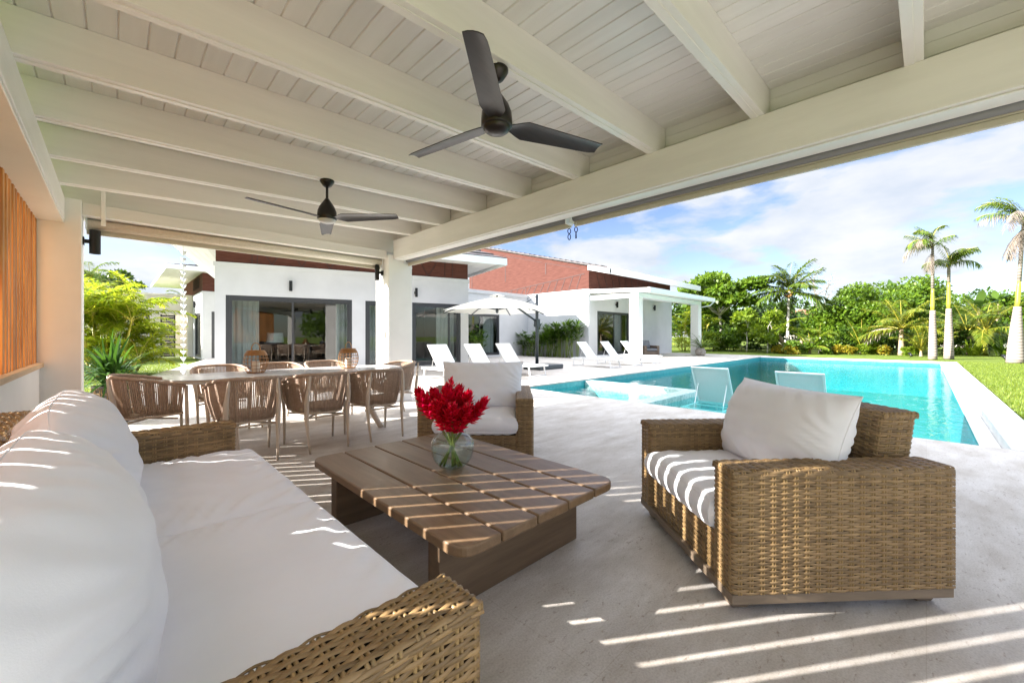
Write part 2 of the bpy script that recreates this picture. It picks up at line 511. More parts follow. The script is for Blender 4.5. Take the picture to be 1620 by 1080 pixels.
# ------------------------------------------------------------------ mesh helpers
class MB:
    def __init__(s):
        s.V = []
        s.F = []
        s.n = 0

    def add(s, v, f, m=0):
        v = np.asarray(v, dtype=np.float64).reshape(-1, 3)
        if isinstance(f, np.ndarray):
            s.F.append((f + s.n, m))
        else:
            by = {}
            for q in f:
                by.setdefault(len(q), []).append(q)
            for k, l in by.items():
                s.F.append((np.array(l, dtype=np.int64) + s.n, m))
        s.V.append(v)
        s.n += len(v)

    def box(s, x0, x1, y0, y1, z0, z1, m=0):
        v = [(x, y, z) for x in (x0, x1) for y in (y0, y1) for z in (z0, z1)]
        f = [(0, 1, 3, 2), (4, 6, 7, 5), (0, 4, 5, 1), (2, 3, 7, 6), (0, 2, 6, 4), (1, 5, 7, 3)]
        s.add(v, f, m)

    def obox(s, c, ax, ay, az, hx, hy, hz, m=0):
        c, ax, ay, az = map(np.array, (c, ax, ay, az))
        v = [c + ax * hx * i + ay * hy * j + az * hz * k for i in (-1, 1) for j in (-1, 1) for k in (-1, 1)]
        f = [(0, 1, 3, 2), (4, 6, 7, 5), (0, 4, 5, 1), (2, 3, 7, 6), (0, 2, 6, 4), (1, 5, 7, 3)]
        s.add(v, f, m)

    def hexa(s, p, m=0):
        # 8 corners: bottom 4 (ccw), top 4
        f = [(3, 2, 1, 0), (4, 5, 6, 7), (0, 1, 5, 4), (1, 2, 6, 5), (2, 3, 7, 6), (3, 0, 4, 7)]
        s.add(p, f, m)

    def prism(s, poly, z0, z1, m=0):
        n = len(poly)
        v = [(x, y, z0) for x, y in poly] + [(x, y, z1) for x, y in poly]
        f = [tuple(range(n))[::-1], tuple(range(n, 2 * n))]
        f += [(i, (i + 1) % n, n + (i + 1) % n, n + i) for i in range(n)]
        s.add(v, f, m)

    def tube(s, pts, r, n=8, m=0, cap=True):
        p = np.asarray(pts, dtype=float)
        k = len(p)
        r = np.full(k, r) if np.isscalar(r) else np.asarray(r, dtype=float)
        t = np.gradient(p, axis=0)
        t /= np.linalg.norm(t, axis=1)[:, None] + 1e-12
        u = np.zeros_like(p)
        a = np.array([0, 0, 1.0]) if abs(t[0][2]) < 0.9 else np.array([1.0, 0, 0])
        for i in range(k):
            a = a - t[i] * a.dot(t[i])
            a /= np.linalg.norm(a) + 1e-12
            u[i] = a
        b = np.cross(t, u)
        th = np.arange(n) * 2 * PI / n
        v = p[:, None] + r[:, None, None] * (np.cos(th)[None, :, None] * u[:, None] + np.sin(th)[None, :, None] * b[:, None])
        i, j = np.meshgrid(np.arange(k - 1), np.arange(n), indexing='ij')
        j2 = (j + 1) % n
        f = np.stack([i * n + j, i * n + j2, (i + 1) * n + j2, (i + 1) * n + j], -1).reshape(-1, 4)
        s.add(v.reshape(-1, 3), f, m)
        if cap:
            o = s.n - k * n
            s.F.append((np.array([list(range(n))[::-1]]) + o, m))
            s.F.append((np.array([list(range((k - 1) * n, k * n))]) + o, m))

    def lathe(s, prof, n=24, c=(0, 0, 0), m=0, axis='z'):
        k = len(prof)
        th = np.arange(n) * 2 * PI / n
        pr = np.array(prof, dtype=float)
        v = np.stack([pr[:, None, 0] * np.cos(th), pr[:, None, 0] * np.sin(th), np.repeat(pr[:, 1:2], n, 1)], -1) + np.array(c)
        i, j = np.meshgrid(np.arange(k - 1), np.arange(n), indexing='ij')
        j2 = (j + 1) % n
        f = np.stack([i * n + j, i * n + j2, (i + 1) * n + j2, (i + 1) * n + j], -1).reshape(-1, 4)
        s.add(v.reshape(-1, 3), f, m)

    def grid(s, v, m=0, flip=False):
        a, b = v.shape[:2]
        i, j = np.meshgrid(np.arange(a - 1), np.arange(b - 1), indexing='ij')
        f = np.stack([i * b + j, i * b + j + 1, (i + 1) * b + j + 1, (i + 1) * b + j], -1).reshape(-1, 4)
        if flip:
            f = f[:, ::-1]
        s.add(v.reshape(-1, 3), f, m)

    def leaves(s, c, a, b, m=0, mid=0.45):
        """rhombic leaves: base c, along a (full length), half width b"""
        v = np.stack([c, c + a * mid + b, c + a, c + a * mid - b], 1).reshape(-1, 3)
        f = np.arange(len(v)).reshape(-1, 4)
        s.add(v, f, m)

    def build(s, name, mats, parent=None, smooth=False, bevel=0.0, bseg=2, world=None, loc=None, rotz=0.0):
        V = np.concatenate(s.V) if s.V else np.zeros((0, 3))
        me = bpy.data.meshes.new(name)
        me.vertices.add(len(V))
        me.vertices.foreach_set('co', V.astype(np.float32).ravel())
        li = np.concatenate([f.ravel() for f, m in s.F])
        tot = np.concatenate([np.full(len(f), f.shape[1]) for f, m in s.F])
        mi = np.concatenate([np.full(len(f), m) for f, m in s.F])
        st = np.concatenate([[0], np.cumsum(tot)[:-1]])
        me.loops.add(len(li))
        me.loops.foreach_set('vertex_index', li.astype(np.int32))
        me.polygons.add(len(tot))
        me.polygons.foreach_set('loop_start', st.astype(np.int32))
        me.polygons.foreach_set('loop_total', tot.astype(np.int32))
        me.polygons.foreach_set('material_index', mi.astype(np.int32))
        me.polygons.foreach_set('use_smooth', np.full(len(tot), bool(smooth)))
        for mt in (mats if isinstance(mats, (list, tuple)) else [mats]):
            me.materials.append(mt)
        me.update(calc_edges=True)
        me.validate()
        o = bpy.data.objects.new(name, me)
        COL.objects.link(o)
        if bevel:
            bm = o.modifiers.new('bevel', 'BEVEL')
            bm.width = bevel
            bm.segments = bseg
            bm.limit_method = 'ANGLE'
            bm.angle_limit = R(40)
            bm.harden_normals = False
        if parent is not None:
            o.parent = parent
            if world:
                o.matrix_parent_inverse = (Matrix.Translation(parent.location) @ parent.rotation_euler.to_matrix().to_4x4()).inverted()
        if loc is not None:
            o.location = loc
        o.rotation_euler.z = rotz
        return o


def tag(o, label, cat, group=None):
    o['label'] = label
    o['category'] = cat
    if group:
        o['group'] = group
    return o


def thing(name, label, cat, loc=(0, 0, 0), rotz=0.0, group=None):
    o = bpy.data.objects.new(name, None)
    o.empty_display_size = 0.2
    COL.objects.link(o)
    o.location = loc
    o.rotation_euler = (0, 0, rotz)
    return tag(o, label, cat, group)


def kind(o, k):
    o['kind'] = k
    return o


def dup(root, loc, rotz, label, group=None, scale=None):
    r = root.copy()
    COL.objects.link(r)
    r.location = loc
    r.rotation_euler = (0, 0, rotz)
    if scale:
        r.scale = (scale,) * 3
    r['label'] = label
    if group:
        r['group'] = group
    for ch in list(root.children):
        c = ch.copy()
        COL.objects.link(c)
        c.parent = r
        for g in list(ch.children):
            d = g.copy()
            COL.objects.link(d)
            d.parent = c
    return r


def rounded(pts, rad, seg=5, closed=True):
    """round the corners of a 2-D polygon"""
    n = len(pts)
    out = []
    rads = rad if isinstance(rad, (list, tuple)) else [rad] * n
    for i in range(n):
        p = Vector(pts[i])
        r = rads[i]
        if r <= 0 or (not closed and i in (0, n - 1)):
            out.append((p.x, p.y))
            continue
        a = Vector(pts[i - 1]) - p
        b = Vector(pts[(i + 1) % n]) - p
        ang = a.angle(b)
        d = min(r / math.tan(ang / 2), a.length * .49, b.length * .49)
        p0 = p + a.normalized() * d
        p1 = p + b.normalized() * d
        for k in range(seg + 1):
            t = k / seg
            q = p0 * (1 - t) ** 2 + p * 2 * t * (1 - t) + p1 * t ** 2
            out.append((q.x, q.y))
    return out


# ------------------------------------------------------------------ setting: ground, pool
WZ = -0.16       # water level
m = MB()
poly = [(-0.9, -8), (6.76, -8), (6.76, 6.63), (28.3, 6.63), (28.3, 14), (30, 31), (3.3, 31), (3.3, 25.7), (-1.65, 7.5), (-0.9, 7.5)]
n = len(poly)
m.add([(x, y, 0) for x, y in poly], [tuple(range(n))])
for i in range(n):
    a, b = poly[i], poly[(i + 1) % n]
    m.add([(a[0], a[1], -.25), (b[0], b[1], -.25), (b[0], b[1], 0), (a[0], a[1], 0)], [(0, 1, 2, 3)])
kind(m.build('terrace_floor', M['floor']), 'structure')

m = MB()
LZ = -0.10
hx0, hx1, hy0, hy1 = 3.0, 27.2, -0.95, 8.0
X = 400
m.add([(-X, -X, LZ), (X, -X, LZ), (X, hy0, LZ), (-X, hy0, LZ)], [(0, 1, 2, 3)])
m.add([(-X, hy1, LZ), (X, hy1, LZ), (X, X, LZ), (-X, X, LZ)], [(0, 1, 2, 3)])
m.add([(-X, hy0, LZ), (hx0, hy0, LZ), (hx0, hy1, LZ), (-X, hy1, LZ)], [(0, 1, 2, 3)])
m.add([(hx1, hy0, LZ), (X, hy0, LZ), (X, hy1, LZ), (hx1, hy1, LZ)], [(0, 1, 2, 3)])
kind(m.build('lawn', M['lawn']), 'structure')

# pool basin: walls and floors
px0, px1, py0, py1 = 6.772, 26.2, -0.45, 6.618
m = MB()


def quad(m, a, b, c, d, mi=0):
    m.add([a, b, c, d], [(0, 1, 2, 3)], mi)


DEEP = -1.55
LED = -0.56
ledx, ledy = 9.55, 3.62
# deep floor
quad(m, (px0, py0, DEEP), (px1, py0, DEEP), (px1, py1, DEEP), (px0, py1, DEEP), 0)
# walls
quad(m, (px0, py1, DEEP), (px1, py1, DEEP), (px1, py1, -.03), (px0, py1, -.03), 1)
quad(m, (px1, py0, DEEP), (px1, py1, DEEP), (px1, py1, -.03), (px1, py0, -.03), 1)
quad(m, (px0, py0, DEEP), (px1, py0, DEEP), (px1, py0, WZ + .02), (px0, py0, WZ + .02), 1)
quad(m, (px0, py0, DEEP), (px0, py1, DEEP), (px0, py1, -.03), (px0, py0, -.03), 1)
# sun shelf
m.box(px0 + .002, ledx, py0 + .002, ledy, DEEP + .01, LED, 2)
# spa floor and bench
m.box(px0 + .002, 9.30, 3.92, py1 - .002, DEEP + .01, -.95, 0)
m.box(px0 + .003, 7.25, 3.93, py1 - .003, -.949, -.55, 2)
kind(m.build('pool_basin', [M['tile'], M['tile_band'], M['tile_pale']]), 'structure')
# spa walls
m = MB()
m.box(9.30, 9.62, 3.62, py1 - .004, DEEP + .02, -.045)
m.box(px0 + .004, 9.30, 3.62, 3.92, DEEP + .02, -.046)
kind(m.build('spa_wall', M['tile_pale'], bevel=.012), 'structure')
# coping
m = MB()
m.box(px0, 27.35, -0.97, -0.63, -.30, .006)
m.box(px0, px1 + .16, -0.629, -0.451, -.30, -.13)
m.box(px1 + .16, 27.35, -0.629, 6.629, -.30, .005)
m.box(px1 + .001, px1 + .159, -0.449, py1, -.30, -.10)
kind(m.build('pool_coping', mat('white_coping', (0.62, 0.61, 0.59), (0.70, 0.69, 0.67), 3, 0.6, 0.15, 90), bevel=.012), 'structure')
m = MB()
quad(m, (px0, py0, WZ), (px1, py0, WZ), (px1, py1, WZ), (px0, py1, WZ))
kind(m.build('pool_water', M['water']), 'structure')

# ------------------------------------------------------------------ pavilion
pav = thing('pavilion', 'white open pavilion with exposed joists over the terrace lounge', 'pavilion', (1.7, 2.5, 0))


def pz(bx, dz=0.0):     # underside height of the sloping joists
    return 2.75 + (bx + 0.4) * 0.0422 + dz


AY0, AY1 = -2.3, 7.26
# columns
for (x0, x1, y0, y1, top) in ((-0.63, -0.27, 6.78, 7.26, 2.76), (3.52, 3.99, 6.76, 7.26, 2.66), (-0.63, -0.27, -2.6, -2.2, 2.6), (3.55, 3.99, -2.7, -2.25, 2.66)):
    m = MB()
    m.box(x0, x1, y0, y1, 0, top)
    m.build('column', M['white'], pav, world=True, bevel=.008)
# plates
m = MB()
m.box(-0.625, -0.40, -2.6, 6.779, 2.50, 2.752)
m.box(-0.617, -0.408, -2.6, 6.779, 2.47, 2.50)
m.build('side_beam', M['beam'], pav, world=True, bevel=.006)
m = MB()
m.box(3.605, 3.84, -2.7, 6.759, 2.59, 2.921)
m.box(3.64, 3.81, -2.7, 6.759, 2.578, 2.59)
m.build('front_beam', M['beam'], pav, world=True, bevel=.006)
m = MB()
m.box(-0.27, 3.518, 6.83, 7.20, 2.60, 2.74)
m.hexa([(-0.66, 6.96, 2.741), (3.99, 6.96, 2.741), (3.99, 7.20, 2.741), (-0.66, 7.20, 2.741),
        (-0.66, 6.96, pz(-.66, .26)), (3.99, 6.96, pz(3.99, .26)), (3.99, 7.20, pz(3.99, .26)), (-0.66, 7.20, pz(-.66, .26))])
m.build('end_beam', M['beam'], pav, world=True, bevel=.006)
# joists
for k in range(-2, 8):
    yc = 0.055 + 0.8725 * k
    m = MB()
    xa, xb = -0.62, 3.78
    for (w2, d0, d1) in ((0.045, 0.0, 0.262),):
        m.hexa([(xa, yc - w2, pz(xa, d0)), (xb, yc - w2, pz(xb, d0)), (xb, yc + w2, pz(xb, d0)), (xa, yc + w2, pz(xa, d0)),
                (xa, yc - w2, pz(xa, d1)), (xb, yc - w2, pz(xb, d1)), (xb, yc + w2, pz(xb, d1)), (xa, yc + w2, pz(xa, d1))])
    m.hexa([(xa + .2, yc - .006, pz(xa + .2, -.006)), (xb - .16, yc - .006, pz(xb - .16, -.006)), (xb - .16, yc + .045, pz(xb - .16, -.006)), (xa + .2, yc + .045, pz(xa + .2, -.006)),
            (xa + .2, yc - .006, pz(xa + .2, .001)), (xb - .16, yc - .006, pz(xb - .16, .001)), (xb - .16, yc + .045, pz(xb - .16, .001)), (xa + .2, yc + .045, pz(xa + .2, .001))])
    m.build('joist', M['beam'], pav, world=True, bevel=.004)
# ceiling planks (V grooves between)
m = MB()
x = -1.2
bw = 0.135
while x < 4.5:
    e = 0.007
    xs = (x, x + e, x + bw - e, x + bw)
    dz = (0.272, 0.262, 0.262, 0.272)
    top = 0.30
    pr = [(xx, pz(xx, d)) for xx, d in zip(xs, dz)] + [(x + bw, pz(x + bw, top)), (x, pz(x, top))]
    v = [(a, -3.0, b) for a, b in pr] + [(a, 7.9, b) for a, b in pr]
    f = [(5, 4, 3, 2, 1, 0), (6, 7, 8, 9, 10, 11)] + [(i, (i + 1) % 6, 6 + (i + 1) % 6, 6 + i) for i in range(6)]
    m.add(v, f)
    x += bw
m.build('ceiling', M['plank'], pav, world=True)
# boards closing the gap over the front beam
m = MB()
for i in range(3):
    z0 = 2.923 + i * 0.093
    m.box(3.79, 3.82, -2.7, 6.95, z0, z0 + .086)
    m.box(3.796, 3.82, -2.7, 6.95, z0 + .086, z0 + .093)
m.build('infill_boards', M['plank'], pav, world=True)
m = MB()
m.hexa([(-1.3, -3.1, 3.06), (4.75, -3.1, 3.30), (4.75, 8.0, 3.30), (-1.3, 8.0, 3.06), (-1.3, -3.1, 3.16), (4.75, -3.1, 3.40), (4.75, 8.0, 3.40), (-1.3, 8.0, 3.16)])
m.build('roof', M['gutter'], pav, world=True)
# low wall, sill and slat screen
m = MB()
m.box(-0.72, -0.585, 0.4, 6.779, 0, 0.855)
m.build('parapet_wall', M['white'], pav, world=True, bevel=.006)
m = MB()
m.box(-0.735, -0.555, 0.4, 6.779, 0.856, 0.905)
m.build('sill', M['sill'], pav, world=True, bevel=.006)
m = MB()
y = 0.48
while y < 6.72:
    d = rnd.uniform(-.004, .004)
    m.box(-0.705 + d, -0.605 + d, y, y + .0715, 0.905, 2.498)
    y += 0.152
m.build('slat_screen', M['slat'], pav, world=True, bevel=.004)
m = MB()
m.box(-0.665, -0.630, 0.4, 6.779, 2.44, 2.498)
m.build('screen_rail', M['slat'], pav, world=True)
# white service pipe up the column corner
m = MB()
m.box(-0.115, -0.075, 6.80, 6.829, 2.50, 2.95)
m.build('bracket', M['white'], pav, world=True, bevel=.003)


# roller blinds
def blind(label, p0, p1, out, ztop, zbot, rr=.052):
    """rolled-up outdoor blind between p0 and p1; `out` is the outward normal"""
    c = ((p0[0] + p1[0]) / 2, (p0[1] + p1[1]) / 2)
    t = thing('roller_blind', label, 'roller blind', (c[0], c[1], zbot), 0, 'rolled outdoor blinds')
    P = lambda o, z: [(p0[0] + out[0] * o, p0[1] + out[1] * o, z), (p1[0] + out[0] * o, p1[1] + out[1] * o, z)]
    m = MB()
    a, b = P(.0, ztop - rr - .003)
    m.tube([a, b], rr, 16)
    m.build('fabric_roll', M['blindg'] if out[0] else M['blind'], t, smooth=True, world=True)
    m = MB()
    d = np.array(b) - np.array(a)
    d = d / np.linalg.norm(d)
    L = np.linalg.norm(np.array(b) - np.array(a)) / 2
    o3 = np.array((out[0], out[1], 0))
    cc = (np.array(P(.035, 0)[0]) + np.array(P(.035, 0)[1])) / 2
    m.obox(cc + np.array((0, 0, zbot + .022)), d, o3, (0, 0, 1), L, .016, .022)
    m.obox(cc + np.array((0, 0, zbot + .055)), d, o3, (0, 0, 1), L, .020, .008)
    m.build('bottom_rail', M['blind2'], t, world=True, bevel=.003)
    m = MB()
    cc = (np.array(P(.06, 0)[0]) + np.array(P(.06, 0)[1])) / 2
    m.obox(cc + np.array((0, 0, ztop - .03)), d, o3, (0, 0, 1), L, .006, .035)
    m.build('valance', M['blind'], t, world=True, bevel=.002)
    for e in (a, b):
        m = MB()
        m.obox(np.array(e) + np.array((0, 0, .0)), d, o3, (0, 0, 1), .008, .07, .065)
        m.build('end_bracket', M['gutter'], t, world=True, bevel=.003)
    return t


blind('long rolled blind under the front beam running out towards the near right corner', (3.885, 2.93), (3.885, -2.6), (1, 0), 2.625, 2.498, .034)
blind('rolled blind under the front beam between the far column and the hanging hooks', (3.885, 6.75), (3.885, 2.99), (1, 0), 2.625, 2.498, .034)
blind('beige rolled blind under the end beam facing the house', (-0.24, 7.02), (3.50, 7.02), (0, 1), 2.60, 2.42, .06)


def hook(label, x, y, z, style):
    t = thing('blind_hook', label, 'hook', (x, y, z), 0, 'metal hooks hanging from the blinds')
    m = MB()
    n = 14
    ring = lambda cz, r, h: [(math.cos(TH) * r * math.sin(a), -math.sin(TH) * r * math.sin(a), cz + h * math.cos(a)) for a in np.linspace(0, 2 * PI, n)]
    m.tube(ring(-.045, .018, .030), .0055, 6)
    m.build('ring', M['steel'] if style < 2 else M['gutter'], t, smooth=True)
    m = MB()
    if style == 0:
        m.tube(ring(-.115, .016, .034), .0055, 6)
    else:
        m.tube([(0, 0, -.07), (0, 0, -.15)], [.007, .010], 8)
    m.build('clip', M['steel'] if style < 2 else M['gutter'], t, smooth=True)
    m = MB()
    m.tube([(0, 0, .04), (0, 0, -.02)], .004, 6)
    m.build('cord', M['gutter'], t)


hook('dark double-ring hook hanging where the two front blinds meet', 3.90, 3.00, 2.50, 0)
hook('dark straight clip hanging beside the double-ring hook', 3.90, 2.90, 2.50, 1)
hook('small white clip hanging at the far column end of the front blind', 3.92, 6.68, 2.50, 2)
hook('small white clip hanging beside the black lamp on the far column', 3.44, 7.03, 2.43, 2)


def wall_lamp(label, loc, rotz, h=.28, r=.04):
    """up-down cylinder lamp; +x is out from the wall, lamp axis .10 out"""
    t = thing('wall_lamp', label, 'wall lamp', loc, rotz, 'black cylinder wall lamps')
    m = MB()
    m.lathe([(r - .006, -h / 2 + .015), (r - .006, -h / 2), (r, -h / 2), (r, h / 2), (r - .006, h / 2), (r - .006, h / 2 - .015), (0, h / 2 - .015)], 20, (.10, 0, 0))
    m.lathe([(0, -h / 2 + .015), (r - .006, -h / 2 + .015)], 20, (.10, 0, 0))
    m.build('cylinder', M['black'], t, smooth=False)
    m = MB()
    m.box(.012, .10 - r + .004, -.02, .02, -.022, .022)
    m.box(0, .014, -.045, .045, -.045, .045)
    m.build('bracket', M['black'], t, bevel=.003)
    return t


wall_lamp('black cylinder lamp on the near left column by the slat screen', (-0.268, 6.97, 2.32), 0, .28, .05)
wall_lamp('black cylinder lamp on the sunlit side of the far column', (3.518, 7.0, 2.35), PI)
t = thing('outlet_box', 'small grey outlet box low on the sunlit side of the far column', 'outlet box', (3.519, 6.9, 1.22))
m = MB()
m.box(-.03, 0, -.045, .045, -.06, .06)
m.build('cover', M['lens'], t, bevel=.005)
m = MB()
m.box(-.034, -.03, -.025, .025, -.03, .03)
m.build('socket', M['blindg'], t)


# ------------------------------------------------------------------ ceiling fans
def ceiling_fan(label, x, y, ztop, zb, angs, lens):
    t = thing('ceiling_fan', label, 'ceiling fan', (x, y, zb), 0, 'three-bladed black ceiling fans')
    H = ztop - zb
    m = MB()
    m.lathe([(0, H), (.072, H), (.072, H - .012), (.062, H - .03), (.042, H - .06), (.022, H - .075), (0, H - .075)], 28)
    m.build('mount', M['bronze'], t, smooth=True)
    m = MB()
    m.tube([(0, 0, H - .07), (0, 0, .18)], .013, 12)
    m.build('rod', M['bronze'], t, smooth=True)
    m = MB()
    m.lathe([(0, .205), (.018, .205), (.026, .19), (.05, .155), (.075, .115), (.092, .07), (.096, .03), (.096, -.012), (.088, -.02), (0, -.02)], 32)
    m.build('motor', M['bronze'], t, smooth=True)
    m = MB()
    m.lathe([(.084, -.0201), (.080, -.035), (.062, -.050), (.034, -.058), (0, -.060)], 28)
    m.build('light_cover', M['lens'] if lens else M['bronze'], t, smooth=True)
    for a in angs:
        m = MB()
        n = 18
        top = []
        for i in range(n):
            s = i / (n - 1)
            r = .07 + s * .69
            if s < .12:
                w0, w1 = .028 + s * .3, .028 + s * .3
            else:
                q = (s - .12) / .88
                w0, w1 = .078 - .018 * q, .078 - .030 * q
            if s > .93:
                w0 *= 1 - (s - .93) * 3.0
            tw = R(16) * (1 - .35 * s)
            sm = min(1, s / .15)
            row = []
            for e in (-1, -.5, 0, .5, 1):
                wv = (w0 if e > 0 else w1) * e
                camber = .010 * (1 - e * e) * sm
                row.append((r, wv * math.cos(tw), -wv * math.sin(tw) * sm + camber))
            top.append(row)
        tp = np.array(top)
        bt = tp - np.array((0, 0, .006))
        ca, sa = math.cos(a), math.sin(a)
        rot = np.array([[ca, sa, 0], [-sa, ca, 0], [0, 0, 1]])
        tp2, bt2 = tp @ rot, bt @ rot
        m.grid(tp2)
        m.grid(bt2, flip=True)
        ring_t = np.concatenate([tp2[:, 0], tp2[-1, 1:], tp2[::-1, -1][1:]])
        ring_b = np.concatenate([bt2[:, 0], bt2[-1, 1:], bt2[::-1, -1][1:]])
        m.grid(np.stack([ring_b, ring_t], 0))
        m.build('blade', M['blade'], t, smooth=True)
    return t


ceiling_fan('large black ceiling fan nearest the camera hanging over the coffee table', 1.68, 1.85, 2.835, 2.50, [R(-20), R(100), R(220)], False)
ceiling_fan('black ceiling fan with frosted lens hanging on the joist before the dining table', 1.60, 4.42, 2.835, 2.44, [R(114.7 - 44.4), R(234.7 - 44.4), R(-5.3 - 44.4)], True)


# ------------------------------------------------------------------ wicker
def weave(m, pos, U, V, ps=0.05, pv=0.0115, amp=0.0042, jit=0.0012, stake=True, seg=4):
    """plaited surface. pos(u,v)->(P,Nrm) arrays. Strands run along u, paired stakes along v."""
    ns = max(2, int(round(V / pv)))
    pv = V / ns
    nst = max(2, int(round(U / ps)))
    ps = U / nst
    k = nst * seg + 1
    u = np.linspace(0, U, k)
    for i in range(ns):
        vc = (i + .5) * pv
        ph = PI * i
        off = amp * np.sin(PI * u / ps + ph)
        wob = jit * np.sin(u * rnd.uniform(18, 30) + rnd.uniform(0, 6))
        cols = []
        for e, h in ((-.52, -.0008), (-.27, .0030), (0, .0016), (.27, .0030), (.52, -.0008)):
            P, Nn = pos(u, np.clip(vc + e * pv + wob, 0, V))
            cols.append(P + Nn * (off + h)[:, None])
        m.grid(np.stack(cols, 1), 0)
    if stake:
        kv = max(3, int(V / .012) + 1)
        v = np.linspace(0, V, kv)
        for j in range(nst):
            for d in (-.0058, .0058):
                uc = (j + .5) * ps + d
                cols = []
                for e, h in ((-.0046, -.002), (-.0022, .0030), (.0022, .0030), (.0046, -.002)):
                    P, Nn = pos(np.full(kv, uc + e), v)
                    cols.append(P + Nn * h)
                m.grid(np.stack(cols, 1), 1)


def path_fn(pts):
    """arclength sampler of a 2-D polyline -> point and left-to-right normal"""
    p = np.array(pts, dtype=float)
    d = np.diff(p, axis=0)
    L = np.linalg.norm(d, axis=1)
    s = np.concatenate([[0], np.cumsum(L)])
    tn = np.gradient(p, s, axis=0)

    def f(q):
        x = np.interp(q, s, p[:, 0])
        y = np.interp(q, s, p[:, 1])
        tx = np.interp(q, s, tn[:, 0])
        ty = np.interp(q, s, tn[:, 1])
        l = np.hypot(tx, ty) + 1e-9
        return x, y, ty / l, -tx / l
    return f, s[-1]


def wicker_arm(parent, x0, x1, yc, wd, z0, z1, name='armrest'):
    """arm from rear x0 to front x1, centred on yc"""
    h = wd / 2
    m = MB()
    pl = rounded([(x0, yc + h), (x1, yc + h), (x1, yc - h), (x0, yc - h)], [0, .022, .022, 0], 5, closed=False)
    pl = pl[::-1]
    # direction: from rear inner (-h) to front to rear outer; outward normal = (ty,-tx)
    f, U = path_fn(pl)

    def pos(u, v):
        x, y, nx, ny = f(u)
        u = np.broadcast_to(u, np.broadcast(u, v).shape)
        P = np.stack([x + 0 * v, y + 0 * v, z0 + v + 0 * u], -1)
        return P, np.stack([nx + 0 * v, ny + 0 * v, 0 * (nx + v)], -1)
    weave(m, pos, U, z1 - z0 - .015)
    pr = rounded([(-h, z1 - .03), (-h, z1), (h, z1), (h, z1 - .03)], [0, .020, .020, 0], 5, closed=False)
    g, V = path_fn(pr)
    fr_ = rounded([(x0, 0), (x1 + .001, 0), (x1 + .001, -.03)], [0, .02, 0], 5, closed=False)
    g2, U2 = path_fn(fr_)

    def pos2(u, v):
        y, z, ny, nz = g(v)
        xx, dz, tx, tz = g2(u)
        P = np.stack([xx + 0 * v, yc + y + 0 * u, np.minimum(z, z1 + dz)], -1)
        nn = np.stack([-tx + 0 * v, -ny + 0 * u, -nz - tz], -1)
        return P, nn / (np.linalg.norm(nn, axis=-1, keepdims=True) + 1e-9)
    weave(m, pos2, U2, V)
    # dark backing, painted as the shade seen through the weave holes
    c = .0095
    m.prism(rounded([(x0, yc - h + c), (x1 - c, yc - h + c), (x1 - c, yc + h - c), (x0, yc + h - c)], [0, .025, .025, 0], 4), z0, z1 - .014, 2)
    o = m.build(name, [M['wicker'], M['stake'], M['wback']], parent, smooth=True)
    return o


def wicker_back(parent, x0, x1, y0, y1, z0, z1, lean, name='backrest'):
    """upright back: x0 rear, x1 front (seat side), leaning rearwards by `lean` at the top"""
    m = MB()
    pl = rounded([(x1, y0), (x1, y1), (x0, y1), (x0, y0)], .02, 4)
    pl = pl[-1:] + pl
    f, U = path_fn(pl)
    hgt = z1 - z0

    def pos(u, v):
        x, y, nx, ny = f(u)
        P = np.stack([x - lean * v / hgt + 0 * u, y + 0 * v, z0 + v + 0 * u], -1)
        return P, np.stack([nx + 0 * v, ny + 0 * v, 0 * (nx + v)], -1)
    weave(m, pos, U, hgt - .012)
    w_ = x1 - x0
    pr = rounded([(0, z1 - .02), (0, z1), (w_, z1), (w_, z1 - .02)], [0, .018, .018, 0], 4, closed=False)
    g, V = path_fn(pr)

    def pos2(u, v):
        x, z, nx, nz = g(v)
        yy, dz, ty, tz = g2(u)
        P = np.stack([x0 - lean + x + 0 * u, yy + 0 * v, np.minimum(z, z1 + dz)], -1)
        nn = np.stack([-nx + 0 * u, -ty + 0 * v, -nz - tz], -1)
        return P, nn / (np.linalg.norm(nn, axis=-1, keepdims=True) + 1e-9)
    g2, U2 = path_fn(rounded([(y0 - .001, -.03), (y0 - .001, 0), (y1 + .001, 0), (y1 + .001, -.03)], [0, .018, .018, 0], 5, closed=False))
    weave(m, pos2, U2, V)
    c = .012
    m.hexa([(x0 + c, y0 + c, z0), (x1 - c, y0 + c, z0), (x1 - c, y1 - c, z0), (x0 + c, y1 - c, z0),
            (x0 + c - lean, y0 + c, z1 - c), (x1 - c - lean, y0 + c, z1 - c), (x1 - c - lean, y1 - c, z1 - c), (x0 + c - lean, y1 - c, z1 - c)], 2)
    return m.build(name, [M['wicker'], M['stake'], M['wback']], parent, smooth=True)


def wicker_front(parent, x, y0, y1, z0, z1, name='front_panel'):
    m = MB()

    def pos(u, v):
        P = np.stack([x + 0 * (u + v), y0 + u + 0 * v, z0 + v + 0 * u], -1)
        return P, np.stack([1 + 0 * (u + v), 0 * (u + v), 0 * (u + v)], -1)
    weave(m, pos, y1 - y0, z1 - z0)
    m.box(x - .5, x - .008, y0, y1, z0, z1 - .01, 2)
    return m.build(name, [M['wicker'], M['stake'], M['wback']], parent, smooth=True)


